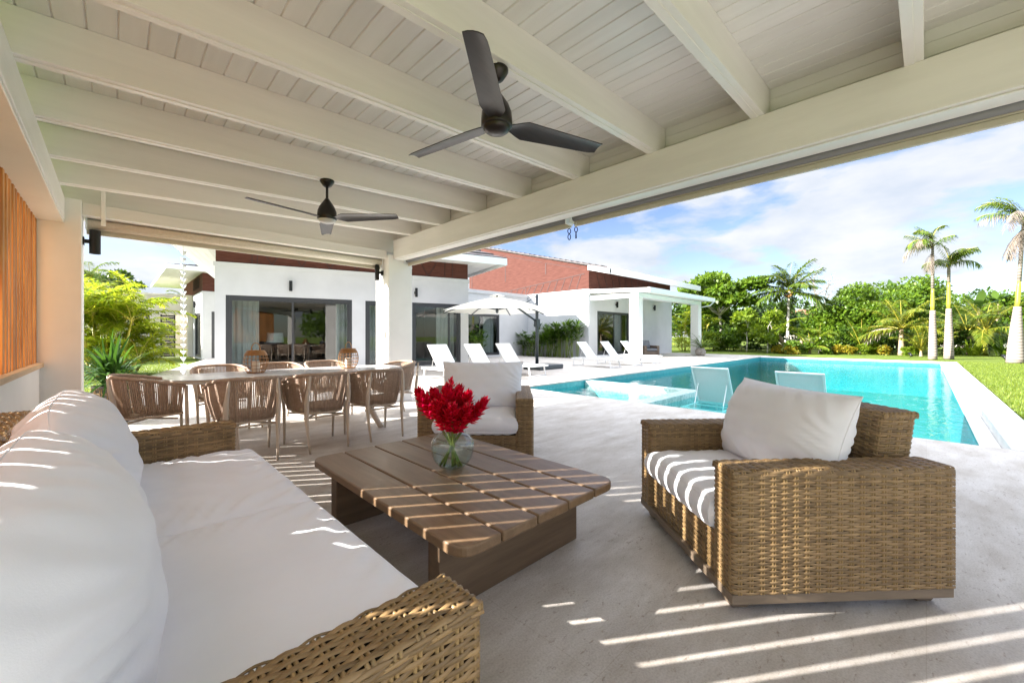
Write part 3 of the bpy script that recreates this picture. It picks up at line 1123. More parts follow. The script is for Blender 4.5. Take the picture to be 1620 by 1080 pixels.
def cushion(name, parent, w_, d_, h_, p=5.0, q=0.5, edge=0.0, seed=0, wr=0.004, n=34, sag=0.0, pinch=0.0, mtl='cushion', rc=0.0):
    """soft pillow, w along x, d along y, h along z, centred at the origin"""
    r = np.random.default_rng(seed)
    t = np.linspace(-1, 1, n)
    t = np.sign(t) * (1 - (1 - np.abs(t)) ** 1.6)
    a, b = np.meshgrid(t, t, indexing='ij')
    th = ((1 - np.abs(a) ** p) ** q) * ((1 - np.abs(b) ** p) ** q)
    # pillow outline pulls in between the corners
    ox = w_ / 2 * a * (1 - pinch * (1 - np.abs(b) ** 2.0) * np.abs(a) ** 6 * .5)
    oy = d_ / 2 * b * (1 - pinch * (1 - np.abs(a) ** 2.0) * np.abs(b) ** 6 * .5)
    k = np.maximum(np.abs(a), np.abs(b))
    ox = ox * np.sqrt(1 - rc * np.abs(b) ** 6)
    oy = oy * np.sqrt(1 - rc * np.abs(a) ** 6)

    def wrk(s):
        z = 0
        for i in range(7):
            kx, ky = r.normal(0, 9), r.normal(0, 9)
            z = z + np.sin(kx * a + ky * b + r.uniform(0, 6)) * .35
        rim = np.clip((k - .55) / .45, 0, 1) * np.clip((1 - k) * 9, 0, 1)
        fold = np.sin(26 * (a - b) + 3 * np.sin(5 * a) + r.uniform(0, 6)) * rim * 1.3
        return (z * .5 + fold) * wr * th
    zt = h_ / 2 * (edge + (1 - edge) * th) + wrk(0) - sag * (1 - a ** 2) * (1 - b ** 2)
    zb = -h_ / 2 * (edge + (1 - edge) * th) + wrk(1)
    m = MB()
    m.grid(np.stack([ox, oy, zt], -1), flip=True)
    m.grid(np.stack([ox, oy, zb], -1))
    idx = [(i, 0) for i in range(n)] + [(n - 1, j) for j in range(1, n)] + [(i, n - 1) for i in range(n - 2, -1, -1)] + [(0, j) for j in range(n - 2, 0, -1)]
    ring = np.array([(ox[i, j], oy[i, j], 0) for i, j in idx])
    zt_ = np.array([zt[i, j] for i, j in idx])
    zb_ = np.array([zb[i, j] for i, j in idx])
    if edge > 0:
        rows = []
        for s in np.linspace(0, 1, 6):
            bul = 1 + .35 * edge * h_ * 4 * s * (1 - s) / max(w_, d_)
            rr = ring.copy()
            rr[:, :2] *= bul
            rr[:, 2] = zb_ * (1 - s) + zt_ * s
            rows.append(rr)
        g = np.stack(rows, 0)
        g = np.concatenate([g, g[:, :1]], 1)
        m.grid(g)
    # piped seam
    sm = np.concatenate([ring, ring[:1]], 0)
    if edge > 0:
        for zz in (zt_, zb_):
            s2 = sm.copy()
            s2[:, 2] = np.concatenate([zz, zz[:1]])
            m.tube(s2, .0042, 6, cap=False)
    else:
        m.tube(sm, .0028, 6, cap=False)
    o = m.build(name, M[mtl], parent, smooth=True)
    return o


def plinth_legs(t, x0, x1, y0, y1, zt):
    m = MB()
    m.box(x0 + .004, x1 + .004, y0, y0 + .06, .055, zt)
    m.box(x0 + .004, x1 + .004, y1 - .06, y1, .055, zt)
    m.box(x1 - .056, x1 + .004, y0 + .06, y1 - .06, .055, zt)
    m.box(x0 + .004, x0 + .06, y0 + .06, y1 - .06, .055, zt)
    m.build('plinth', M['plinth'], t, bevel=.003)
    for sx, xx in ((1, x1 - .07), (-1, x0 + .07)):
        for yy in (y0 + .10, y1 - .10):
            m = MB()
            a, b = .055, .035
            m.hexa([(xx - b, yy - b, 0), (xx + b, yy - b, 0), (xx + b, yy + b, 0), (xx - b, yy + b, 0),
                    (xx - a, yy - a, .056), (xx + a, yy - a, .056), (xx + a, yy + a, .056), (xx - a, yy + a, .056)])
            m.build('leg', M['plinth'], t, bevel=.004)


# armchair, facing +x
def armchair(label, loc, rotz):
    t = thing('wicker_armchair', label, 'armchair', loc, rotz, 'wicker armchairs round the coffee table')
    W, D = 1.06, 1.0
    aw = .155
    plinth_legs(t, -D / 2, D / 2, -W / 2, W / 2, .096)
    for s in (-1, 1):
        wicker_arm(t, -D / 2, D / 2, s * (W / 2 - aw / 2), aw, .097, .625)
    wicker_front(t, D / 2 - .02, -W / 2 + aw, W / 2 - aw, .097, .285)
    wicker_back(t, -D / 2 + .09, -D / 2 + .26, -W / 2 + aw + .002, W / 2 - aw - .002, .25, .835, .09)
    o = cushion('seat_cushion', t, .74, .745, .19, p=8, q=.42, edge=.6, seed=3, wr=.005, n=50)
    o.location = (.145, 0, .378)
    o = cushion('back_cushion', t, .50, .86, .34, p=2.6, q=.6, seed=5, wr=.012, pinch=.12, n=60)
    o.rotation_euler = (0, R(72), 0)
    o.location = (-.075, .02, .685)
    return t


armA = armchair('wicker armchair nearest the camera at right, seen from its arm side before the pool', (2.605, 0.64, 0), R(90 + 48.5))
armB = dup(armA, (2.705, 3.235, 0), R(180 + 45), 'wicker armchair behind the vase of red flowers, facing the camera')

# sofa, facing +x
sofa = thing('wicker_sofa', 'long wicker sofa with white cushions along the slat screen wall', 'sofa', (0.03, 2.02, 0), 0)
plinth_legs(sofa, -.48, .54, -1.335, 1.335, .096)
wicker_arm(sofa, -.48, .545, -1.265, .145, .097, .62)
wicker_arm(sofa, -.48, .545, 1.265, .145, .097, .62)
wicker_front(sofa, .525, -1.19, 1.19, .097, .285)
wicker_back(sofa, -.46, -.30, -1.33, 1.33, .25, .80, .05)
for i, s in enumerate((-1, 1)):
    o = cushion('seat_cushion', sofa, .86, 1.182, .20, p=7, q=.45, edge=.5, seed=20 + i, wr=.010, n=60)
    o.location = (.205, s * .594, .372)
    o = cushion('back_cushion', sofa, .58, 1.20, .37, p=2.4, q=.62, seed=30 + i, wr=.016, n=80, pinch=.0, rc=.30)
    o.rotation_euler = (0, R(76), 0)
    o.location = (-.135, s * .598 - (.015 if s < 0 else -.01), .655)

# ------------------------------------------------------------------ coffee table
ct = thing('coffee_table', 'low brown slatted coffee table holding the vase of red flowers', 'coffee table', (1.4875, 2.0545, 0))
hx, hy = .5525, .8225
gaps = [-hx, -.335, -.112, .112, .335, hx]
for i in range(5):
    a, b = gaps[i] + (.0045 if i else 0), gaps[i + 1] - (.0045 if i < 4 else 0)
    pts = [(a, -hy), (b, -hy), (b, hy), (a, hy)]
    rr = [.10 if i == 0 else 0, .10 if i == 4 else 0, .10 if i == 4 else 0, .10 if i == 0 else 0]
    m = MB()
    m.prism(rounded(pts, rr, 8), .338, .385)
    m.build('plank', M['tablewood'], ct, bevel=.009, bseg=3)
m = MB()
for yy in (-.45, 0, .45):
    m.box(-hx + .06, hx - .06, yy - .04, yy + .04, .31, .338)
m.build('batten', M['tableleg'], ct)
for y0 in (-hy + .218, hy - .308):
    m = MB()
    m.box(-.50, .47, y0, y0 + .09, 0, .338)
    m.build('leg', M['tableleg'], ct, bevel=.005)

# ------------------------------------------------------------------ vase and flowers
VX, VY, VZ = 1.49, 2.045, .3855
vase = thing('glass_vase', 'round clear glass vase half full of water on the coffee table', 'vase', (VX, VY, VZ))
prof = [(.0, .0), (.045, .0), (.085, .018), (.115, .055), (.130, .10), (.134, .135), (.133, .16), (.118, .185), (.092, .208), (.078, .225), (.074, .24)]
inner = [(max(r - .006, 0), max(z, .008)) for r, z in prof][::-1]
m = MB()
m.lathe(prof + [(.070, .242)] + inner[1:], 48)
m.build('bowl', M['vase'], vase, smooth=True)
m = MB()
wp = [(0, .009)] + [(r - .0065, max(z, .0085)) for r, z in prof[1:6]] + [(.1268, .142)]
m.lathe(wp + [(0, .142)], 48)
m.build('water', M['vwater'], vase, smooth=True)

fl_spots = [(-.36, .00, .50, 1.1, 'upright', 0), (-.22, .10, .50, 1.0, 'x', 1), (-.05, -.10, .53, 1.05, 'x', 2), (.06, .06, .52, 1.0, 'x', 3),
            (.17, .00, .49, 1.05, 'x', 4), (.34, -.02, .445, .95, 'x', 5), (-.16, -.14, .44, 1.05, 'x', 6), (.02, -.20, .42, 1.1, 'x', 7), (.17, -.15, .415, 1.0, 'x', 8), (-.03, .12, .57, .55, 'x', 9)]
fl_lab = ['red ginger bloom leaning far out on the left of the vase', 'tall full red ginger bloom second from the left in the vase', 'red ginger bloom standing upright at the middle of the bouquet',
          'red ginger bloom at the back of the bouquet right of the middle', 'bright red ginger bloom right of the middle', 'red ginger bloom leaning out furthest right of the vase',
          'low red ginger bloom at the front left over the vase rim', 'low red ginger bloom at the front middle hanging over the rim', 'low red ginger bloom at the front right over the rim', 'slim unopened red bud rising highest from the bouquet']
cR = np.array((math.cos(TH), -math.sin(TH), 0))
cF = np.array((math.sin(TH), math.cos(TH), 0))
for (l, f, zt, s, _, i) in fl_spots:
    l *= .60
    t = thing('ginger_flower', fl_lab[i], 'flower', (VX, VY, VZ), 0, 'red ginger flowers in the vase')
    top = cR * l + cF * f * .55 + np.array((0, 0, zt - .025))
    base = -cR * l * .35 + cR * (.012 * (i % 4) - .02) - cF * f * .12 + np.array((0, 0, .012))
    neck = cR * l * .26 + cF * f * .14 + np.array((0, 0, .235))
    m = MB()
    q = [base * (1 - u) ** 2 + 2 * u * (1 - u) * (neck * 1.0) + u * u * (top * .62 + neck * .38) for u in np.linspace(0, 1, 10)]
    m.tube(q, .0075 if i != 9 else .005, 8)
    m.build('stem', M['stem'], t, smooth=True)
    # bloom: spiral of pointed bracts on the last stretch of the stem
    ax = top - neck
    L = np.linalg.norm(ax)
    ax /= L
    L = min(L, .185 * s)
    st = top - ax * L
    e1 = np.cross(ax, (0.3, 0.2, 1.0))
    e1 /= np.linalg.norm(e1)
    e2 = np.cross(ax, e1)
    m = MB()
    nb = 58 if i != 9 else 16
    for k in range(nb):
        u = k / (nb - 1)
        ang = k * 2.39996
        rad = e1 * math.cos(ang) + e2 * math.sin(ang)
        prof_r = (math.sin(PI * (0.10 + .80 * u)) ** .75)
        c = st + ax * L * u * .88
        spread = 1.15 - .95 * u
        d = ax * (0.55 + .6 * u) + rad * spread
        d /= np.linalg.norm(d)
        ll = (.036 + .034 * prof_r) * s * rng.uniform(.85, 1.15)
        side = np.cross(d, rad)
        side /= np.linalg.norm(side) + 1e-9
        up = np.cross(side, d)
        wv = ll * .30
        p0 = c + rad * .006
        p1 = c + d * ll * .5
        p2 = c + d * ll + rad * ll * .18
        v = [p0, p1 + side * wv + up * wv * .35, p1 - up * wv * .25, p1 - side * wv + up * wv * .35, p2]
        m.add(v, [(0, 2, 1), (0, 3, 2), (1, 2, 4), (2, 3, 4)])
    m.tube([st, st + ax * L * .9], [.012, .006], 6)
    m.build('bloom', M['red'], t, smooth=False)

# ------------------------------------------------------------------ dining set
dt = thing('dining_table', 'long pale dining table with rounded ends and splayed sculpted legs', 'dining table', (1.70, 5.62, 0))
n = 64
out = []
for k in range(n):
    a = 2 * PI * k / n
    c, s = math.cos(a), math.sin(a)
    out.append((1.34 * math.copysign(abs(c) ** .42, c), .50 * math.copysign(abs(s) ** .62, s)))
m = MB()
m.prism(out, .741, .750)
m.build('table_top', M['ceramic'], dt, bevel=.002)
m = MB()
sh = [(x * .994, y * .985) for x, y in out]
sh2 = [(x * .90, y * .80) for x, y in out]
v = [(x, y, .7405) for x, y in out] + [(x * .997, y * .992, .722) for x, y in out] + [(x, y, .69) for x, y in sh2]
f = [tuple(range(n))] + [(i, (i + 1) % n, n + (i + 1) % n, n + i)[::-1] for i in range(n)] + [(n + i, n + (i + 1) % n, 2 * n + (i + 1) % n, 2 * n + i)[::-1] for i in range(n)] + [tuple(range(2 * n, 3 * n))[::-1]]
m.add(v, f)
m.build('table_frame', M['chairmetal'], dt, smooth=False)
for sx in (-1, 1):
    for sy in (-1, 1):
        m = MB()
        p = [(sx * .74, sy * .06, .70), (sx * .745, sy * .10, .52), (sx * .76, sy * .26, .28), (sx * .80, sy * .62, .0)]
        p = [np.array(a) for a in p]
        q = [p[0] * (1 - u) ** 3 + 3 * p[1] * u * (1 - u) ** 2 + 3 * p[2] * u * u * (1 - u) + p[3] * u ** 3 for u in np.linspace(0, 1, 12)]
        m.tube(q, np.linspace(.068, .032, 12), 12)
        m.build('leg', M['chairmetal'], dt, smooth=True)
    m = MB()
    m.lathe([(0, .69), (.15, .69), (.12, .66), (.075, .60), (0, .57)], 20, (sx * .74, 0, 0))
    m.build('leg_hub', M['chairmetal'], dt, smooth=True)


def rope_chair_proto(label, loc, rotz):
    """faces +x"""
    t = thing('rope_chair', label, 'dining chair', loc, rotz, 'rope dining chairs around the long table')
    K = 95
    # open U paths: from the left front, round the back, to the right front
    def upath(wd, dp_front, dp_back, zf, zb, pw=3.2):
        pts = []
        for k in range(K):
            s = -1 + 2 * k / (K - 1)
            a = s * PI / 2
            c, sn = math.cos(a), math.sin(a)
            y = wd * math.copysign(abs(sn) ** (2 / pw), sn)
            x = dp_front - (dp_front + dp_back) * abs(c) ** (2 / pw)
            z = zb + (zf - zb) * (max(0, (x + dp_back)) / (dp_front + dp_back)) ** 1.4
            pts.append((x, y, z))
        p = np.array(pts)
        d = np.concatenate([[0], np.cumsum(np.linalg.norm(np.diff(p, axis=0), axis=1))])
        q = np.linspace(0, d[-1], K)
        return np.stack([np.interp(q, d, p[:, i]) for i in range(3)], 1)
    top = upath(.305, .27, .285, .685, .80)
    bot = upath(.245, .25, .205, .405, .385)
    m = MB()
    m.tube(top, .017, 10)
    m.build('top_rail', M['rope'], t, smooth=True)
    m = MB()
    for k in range(1, K - 1):
        for dd in (0.0,):
            a, b = top[k], bot[k]
            mid = (a + b) / 2 + np.array((-.012 if abs(a[1]) < .25 else 0, .012 * np.sign(a[1]) if abs(a[1]) > .2 else 0, 0))
            q = [a, a * .55 + b * .45 + (mid - (a + b) / 2), a * .2 + b * .8 + (mid - (a + b) / 2) * .7, b]
            m.tube(q, .0064, 5)
    m.build('rope_weave', M['rope'], t, smooth=True)
    m = MB()
    m.tube(bot, .012, 8)
    m.tube([bot[0], bot[-1]], .012, 8)
    m.tube([bot[3] - np.array((0, 0, .045)), (-.19, .215, .345)], .010, 8)
    m.tube([bot[-4] - np.array((0, 0, .045)), (-.19, -.215, .345)], .010, 8)
    m.tube([(-.19, .215, .345), (-.19, -.215, .345)], .010, 8)
    m.build('seat_frame', M['chairmetal'], t, smooth=True)
    m = MB()
    pl = rounded([(.25, -.235), (.25, .235), (-.12, .23), (-.20, .12), (-.20, -.12), (-.12, -.23)], .06, 4)
    m.prism(pl, .405, .455)
    m.build('seat_pad', M['seatpad'], t, bevel=.018, bseg=3)
    for s in (-1, 1):
        m = MB()
        # front leg, floor to arm
        q = [(.295, s * .262, 0), (.285, s * .268, .38), (.275, s * .300, .69)]
        m.tube(q, [.011, .017, .016], 10)
        m.build('leg', M['chairmetal'], t, smooth=True)
        m = MB()
        q = [(-.30, s * .195, 0), (-.262, s * .206, .20), (-.238, s * .212, .38), (-.262, s * .214, .56), (-.292, s * .20, .74), (-.300, s * .195, .79)]
        m.tube(q, [.010, .015, .022, .022, .014, .009], 10)
        m.build('leg', M['chairmetal'], t, smooth=True)
    return t


ch = rope_chair_proto('leftmost rope chair on the near side of the table, behind the sofa arm', (0.93, 4.68, 0), R(90))
dup(ch, (1.61, 4.68, 0), R(91), 'middle rope chair on the near side of the dining table')
dup(ch, (2.27, 4.68, 0), R(89), 'right rope chair on the near side of the table, by the wicker armchair')
dup(ch, (0.25, 5.62, 0), R(0), 'rope chair at the left head of the table beside the potted plant')
dup(ch, (3.00, 5.60, 0), R(182), 'rope chair at the right head of the table near the far column')
dup(ch, (0.98, 6.42, 0), R(-90), 'rope chair on the far side of the table left of the first lantern')
dup(ch, (1.66, 6.42, 0), R(-91), 'rope chair on the far side of the table between the lanterns')
dup(ch, (2.32, 6.42, 0), R(-89), 'rope chair on the far side of the table behind the second lantern')


def lantern(label, loc, hr, cl):
    t = thing('rattan_lantern', label, 'lantern', loc, 0, 'rattan lanterns on the dining table')
    prof = [(.085, 0), (.105, .03), (.125, .08), (.132, .13), (.128, .18), (.112, .23), (.090, .265)]
    zs = [p[1] for p in prof]
    rs = [p[0] for p in prof]
    m = MB()
    for k in range(18):
        a = 2 * PI * k / 18
        m.tube([(np.interp(z, zs, rs) * math.cos(a), np.interp(z, zs, rs) * math.sin(a), z) for z in np.linspace(0, .265, 9)], .0026, 5)
    for z in (0.004, .012, .050, .092, .134, .176):
        r = np.interp(z, zs, rs)
        m.tube([(r * math.cos(a), r * math.sin(a), z) for a in np.linspace(0, 2 * PI, 33)], .0030, 5, cap=False)
    for z in np.linspace(.215, .268, 7):
        r = np.interp(z, zs, rs) + .002
        m.tube([(r * math.cos(a), r * math.sin(a), z) for a in np.linspace(0, 2 * PI, 33)], .0048, 5, cap=False)
    m.build('cage', M['rattan'], t, smooth=True)
    m = MB()
    m.lathe([(0, .0), (.085, .0), (.085, .008), (0, .008)], 24)
    m.build('base', M['rattan'], t)
    m = MB()
    hd = np.array((math.cos(hr), math.sin(hr), 0))
    q = [hd * .055 * math.cos(a) * (1.0) + np.array((0, 0, .262 + .10 * math.sin(a) ** .8)) for a in np.linspace(0.02, PI - .02, 16)]
    m.tube(q, .0055, 7)
    m.build('handle', M['rattan'], t, smooth=True)
    c = thing('pillar_candle', cl, 'candle', (loc[0], loc[1], loc[2] + .0085), 0, 'candles inside the lanterns')
    m = MB()
    m.lathe([(0, 0), (.042, 0), (.043, .004), (.043, .128), (.038, .132), (.03, .126), (0, .124)], 24)
    m.build('wax', M['candle'], c, smooth=True)
    m = MB()
    m.tube([(0, 0, .122), (.002, 0, .140)], .0018, 5)
    m.build('wick', M['black'], c)


lantern('barrel-shaped rattan lantern on the left half of the dining table', (1.23, 5.72, .7505), R(-44), 'cream pillar candle inside the left rattan lantern')
lantern('barrel-shaped rattan lantern on the right half of the dining table', (2.33, 5.64, .7505), R(20), 'cream pillar candle inside the right rattan lantern')
#PART2
# ------------------------------------------------------------------ main house
def wall_with_holes(m, x0, x1, z0, z1, holes, y0, y1, mi=0, along='x'):
    """wall slab with rectangular holes [(hx0,hx1,hz0,hz1)], sorted along x"""
    def bx(a, b, c, d):
        if b - a < 1e-4 or d - c < 1e-4:
            return
        if along == 'x':
            m.box(a, b, y0, y1, c, d, mi)
        else:
            m.box(y0, y1, a, b, c, d, mi)
    cur = x0
    for h in holes:
        bx(cur, h[0], z0, z1)
        bx(h[0], h[1], z0, h[2])
        bx(h[0], h[1], h[3], z1)
        cur = h[1]
    bx(cur, x1, z0, z1)


def curtain_mesh(x0, x1, y, z0, z1, amp=.035, per=.13, along='x'):
    m = MB()
    n = max(12, int((x1 - x0) / .012))
    u = np.linspace(x0, x1, n)
    d = amp * np.sin(2 * PI * u / per + .8 * np.sin(u * 7)) * (1 + .3 * np.sin(u * 23))
    rows = []
    for z in (z0, z1):
        if along == 'x':
            rows.append(np.stack([u, y + d, np.full(n, z)], -1))
        else:
            rows.append(np.stack([y + d, u, np.full(n, z)], -1))
    g = np.stack(rows, 0)
    m.grid(g)
    b = g.copy()
    b[..., 1 if along == 'x' else 0] += .004
    m.grid(b, flip=True)
    return m


def sliding_window(house, x0, x1, z0, z1, y, divs, along='x', sgn=1, deep=.10):
    """dark framed sliding doors; y is the outer face; sgn=+1 interior towards +y"""
    fw = .085

    def bx(m, a, b, ya, yb, c, d):
        ya, yb = y + sgn * ya, y + sgn * yb
        ya, yb = min(ya, yb), max(ya, yb)
        if along == 'x':
            m.box(a, b, ya, yb, c, d)
        else:
            m.box(ya, yb, a, b, c, d)
    m = MB()
    bx(m, x0, x0 + fw, .02, .02 + deep, z0, z1)
    bx(m, x1 - fw, x1, .02, .02 + deep, z0, z1)
    bx(m, x0 + fw, x1 - fw, .02, .02 + deep, z1 - fw, z1)
    bx(m, x0 + fw, x1 - fw, .02, .02 + deep, z0, z0 + fw)
    fr = m.build('window', M['frame'], house, bevel=.004)
    xs = [x0 + fw] + divs + [x1 - fw]
    for i in range(len(xs) - 1):
        a, b = xs[i], xs[i + 1]
        off = .03 + (.03 if i % 2 else 0)
        m = MB()
        s = .055
        a2, b2 = a - (.03 if i else 0), b + (.03 if i < len(xs) - 2 else 0)
        bx(m, a2, a2 + s, off, off + .026, z0 + fw, z1 - fw)
        bx(m, b2 - s, b2, off, off + .026, z0 + fw, z1 - fw)
        bx(m, a2 + s, b2 - s, off, off + .026, z1 - fw - s, z1 - fw)
        bx(m, a2 + s, b2 - s, off, off + .026, z0 + fw, z0 + fw + s)
        m.build('sash', M['frame'], fr)
        m = MB()
        bx(m, a2 + s, b2 - s, off + .010, off + .016, z0 + fw + s, z1 - fw - s)
        m.build('pane', M['glass'], fr)
    return fr


def hip_roof(m, x0, x1, y0, y1, z, pitch, th=.06, courses=True, mi=0):
    """hip roof over a rectangle with the eave edge at height z; stepped tile courses"""
    w_ = min(x1 - x0, y1 - y0) / 2
    n = 14 if courses else 1
    for i in range(n):
        a, b = w_ * i / n, w_ * (i + 1) / n
        za, zb = z + a * pitch, z + b * pitch
        P = lambda d, zz: [(x0 + d, y0 + d, zz), (x1 - d, y0 + d, zz), (x1 - d, y1 - d, zz), (x0 + d, y1 - d, zz)]
        lo, hi = P(a, za + .045), P(b, zb)
        rise = P(a, za)
        m.add(lo + hi, [(k, (k + 1) % 4, 4 + (k + 1) % 4, 4 + k) for k in range(4)], mi)
        m.add(rise + lo, [(k, (k + 1) % 4, 4 + (k + 1) % 4, 4 + k) for k in range(4)], mi)


HA = R(-15.5)
hs = thing('main_house', 'white house with dark sliding doors and brown clad band behind the dining table', 'house', (1.969, 13.726, 0), HA)
LW, DP = 7.545, 9.0
m = MB()
W1, W2, W3 = (.25, 3.555, .17, 2.34), (3.957, 5.12, .17, 2.33), (5.475, 7.246, .17, 2.335)
wall_with_holes(m, 0, LW, .0, 3.25, [W1, W2, W3], 0, .25)
m.box(0, .25, .251, DP, 0, 3.25)
m.box(LW - .25, LW, .251, DP, 0, 3.25)
m.box(.251, LW - .251, DP - .25, DP, 0, 3.25)
m.box(-.03, LW + .03, -.03, -.001, 3.13, 3.25)
m.box(LW + .001, LW + .03, -.001, DP, 3.13, 3.25)
m.build('wall', M['stucco'], hs)
m = MB()
m.box(-.0, LW, -.35, -.004, 0.0, .15)
m.build('step', M['floor'], hs, bevel=.006)
m = MB()
m.box(.251, LW - .251, .251, DP - .251, .0, .16)
m.build('floor_slab', M['floor'], hs)
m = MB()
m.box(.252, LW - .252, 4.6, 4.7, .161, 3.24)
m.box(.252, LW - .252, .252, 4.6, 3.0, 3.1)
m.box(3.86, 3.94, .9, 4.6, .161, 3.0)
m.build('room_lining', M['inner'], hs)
m = MB()
cz0, cz1 = 3.252, 3.80
m.box(.02, LW - .02, .02, .24, cz0, cz1)
m.box(.02, .24, .241, DP - .02, cz0, cz1)
m.box(LW - .24, LW - .02, .241, DP - .02, cz0, cz1)
cl = m.build('cladding', M['clad'], hs)
m = MB()
for xx in (.87, 1.0, LW - .9, LW - .62):
    m.box(xx - .012, xx + .012, .004, .021, cz0, cz1)
x = 1.05
while x < LW - 1.3:
    for s in (1, -1):
        a = np.array((x + (0 if s > 0 else .62), .012, cz1 - .02))
        b = np.array((x + .31, .012, cz0 + .02))
        d = (b - a) / np.linalg.norm(b - a)
        m.obox((a + b) / 2, d, (0, 1, 0), np.cross(d, (0, 1, 0)), np.linalg.norm(b - a) / 2, .010, .014)
    x += .78
m.build('groove', M['groove'], cl)
sliding_window(hs, *W1, 0, [1.893])
sliding_window(hs, *W2, 0, [])
sliding_window(hs, *W3, 0, [6.81])
curtain_mesh(.36, 1.02, .42, .2, 2.3).build('curtain', M['curtain'], hs, smooth=True)
curtain_mesh(3.12, 3.46, .42, .2, 2.3).build('curtain', M['curtain'], hs, smooth=True)
curtain_mesh(4.05, 4.45, .42, .2, 2.3).build('curtain', M['curtain'], hs, smooth=True)
curtain_mesh(6.45, 7.12, .42, .2, 2.3).build('curtain', M['curtain'], hs, smooth=True)
ov = 1.05
ex0, ex1, ey0, ey1 = -ov, LW + ov, -ov, DP + ov
m = MB()
hip_roof(m, ex0 + .02, ex1 - .02, ey0 + .02, ey1 - .02, 3.93, .48)
rf = m.build('roof', M['roof'], hs)
m = MB()
for k in range(int((ex1 - ex0) / .17)):
    m.box(ex0 + .03 + k * .17, ex0 + .03 + k * .17 + .162, ey0 + .03, ey1 - .03, 3.80, 3.84)
m.build('soffit', M['plank'], rf)
m = MB()
for (a, b, c, d) in ((ex0, ex1, ey0, ey0 + .04), (ex0, ex1, ey1 - .04, ey1), (ex0, ex0 + .04, ey0 + .041, ey1 - .041), (ex1 - .04, ex1, ey0 + .041, ey1 - .041)):
    m.box(a, b, c, d, 3.70, 3.94)
m.build('fascia', M['gutter'], rf, bevel=.01)
m = MB()
m.box(7.8, 12.6, 17.66, 26, 0, 5.7)
m.build('added_shade_block', M['stucco'], hs, world=True)  # unseen volume added to throw a shadow on the wing wall
m = MB()
hip_roof(m, 7.3, 13.0, 17.3, 26.5, 5.72, .2)
m.build('added_shade_roof', M['roof'], hs, world=True)  # unseen roof added on that volume for the same shadow
ca, sa = math.cos(HA), math.sin(HA)


def hp(x, y, z):
    return (1.969 + ca * x - sa * y, 13.726 + sa * x + ca * y, z)


wall_lamp('black cylinder lamp on the house wall over the wide sliding doors', hp(1.843, -.001, 2.67), HA - PI / 2, .30, .045)
wall_lamp('black cylinder lamp on the house wall right of the far column', hp(5.595, -.001, 2.67), HA - PI / 2, .30, .045)
t = thing('table_lamp', 'lamp with wide white drum shade standing behind the sliding glass door', 'lamp', hp(1.42, .95, .161), HA)
m = MB()
m.lathe([(0, 0), (.16, 0), (.16, .03), (.02, .05), (.018, .9), (0, .9)], 20)
m.build('stand', M['black'], t)
m = MB()
m.lathe([(.24, .83), (.22, 1.13), (.215, 1.13), (.235, .83)], 32)
m.build('shade', M['lampshade'], t, smooth=True)
t = thing('console_table', 'dark console table inside the house behind the glass doors', 'console table', hp(1.5, 2.6, .161), HA)
m = MB()
m.box(-1.0, 1.0, -.25, .25, .70, .75)
m.build('table_top', M['polegrey'], t)
for sx in (-.95, .95):
    m = MB()
    m.box(sx - .03, sx + .03, -.22, .22, 0, .70)
    m.build('leg', M['polegrey'], t)

# ------------------------------------------------------------------ right wing
rw = thing('pool_wing', 'white house wing with red clad gable behind the umbrella', 'house', (18.36, 12.8, 0))
WB, WA = 18.36, 12.8
m = MB()
m.box(WB, WB + .25, WA + .251, 24.5, 0, 3.72)                       # sunlit side wall
PW = (19.17, 22.6, .13, 2.58)
wall_with_holes(m, WB, 28.6, 0, 3.72, [PW], WA, WA + .25)
m.box(WB - .035, WB, WA - .03, 24.5, 3.60, 3.745)
m.box(28.35, 28.6, WA + .251, 24.5, 0, 3.72)
m.build('wall', M['stucco'], rw, world=True)
sub = MB()
o_parent = rw


def wpart(m, name, mt, **k):
    return m.build(name, mt, rw, world=True, **k)


m = MB()
RW = (12.9, 15.97, .10, 2.42)
wall_with_holes(m, 9.2, WB - .001, 0, 3.55, [RW], 17.35, 17.6)
m.box(9.2, WB - .036, 17.30, 17.62, 3.55, 3.74)
wpart(m, 'wall', M['stucco'])
m = MB()
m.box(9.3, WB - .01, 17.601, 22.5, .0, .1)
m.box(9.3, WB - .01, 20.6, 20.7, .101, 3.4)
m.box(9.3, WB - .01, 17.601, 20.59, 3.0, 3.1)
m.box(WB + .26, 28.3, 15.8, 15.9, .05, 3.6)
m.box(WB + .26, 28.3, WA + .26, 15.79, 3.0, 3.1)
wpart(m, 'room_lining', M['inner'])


def win_world(parent, x0, x1, z0, z1, y, divs, base):
    fr = sliding_window(parent, x0, x1, z0, z1, y, divs)
    inv = Matrix.Translation(parent.location).inverted()
    fr.matrix_parent_inverse = inv
    return fr


win_world(rw, *RW, 17.35, [14.5], None)
win_world(rw, *PW, 12.8, [20.95], None)
for (a, b, y, zt) in ((15.1, 15.85, 17.78, 2.36), (21.6, 22.4, 13.25, 2.5)):
    wpart(curtain_mesh(a, b, y, .2, zt), 'curtain', M['curtain'], smooth=True)
# gable cladding in the plane of the side wall, rising towards the ridge
GA1 = 23.2
sl_ = .262
m = MB()
zc = lambda a: 4.97 + (a - 12.8) * sl_
x0 = WB + .03
m.hexa([(x0, 12.82, 3.75), (x0 + .2, 12.82, 3.75), (x0 + .2, GA1, 3.75), (x0, GA1, 3.75), (x0, 12.82, zc(12.82)), (x0 + .2, 12.82, zc(12.82)), (x0 + .2, GA1, zc(GA1)), (x0, GA1, zc(GA1))])
m.box(WB + .231, 28.4, 12.83, 13.0, 3.75, 4.80)
cl = wpart(m, 'cladding', M['clad'])
m = MB()


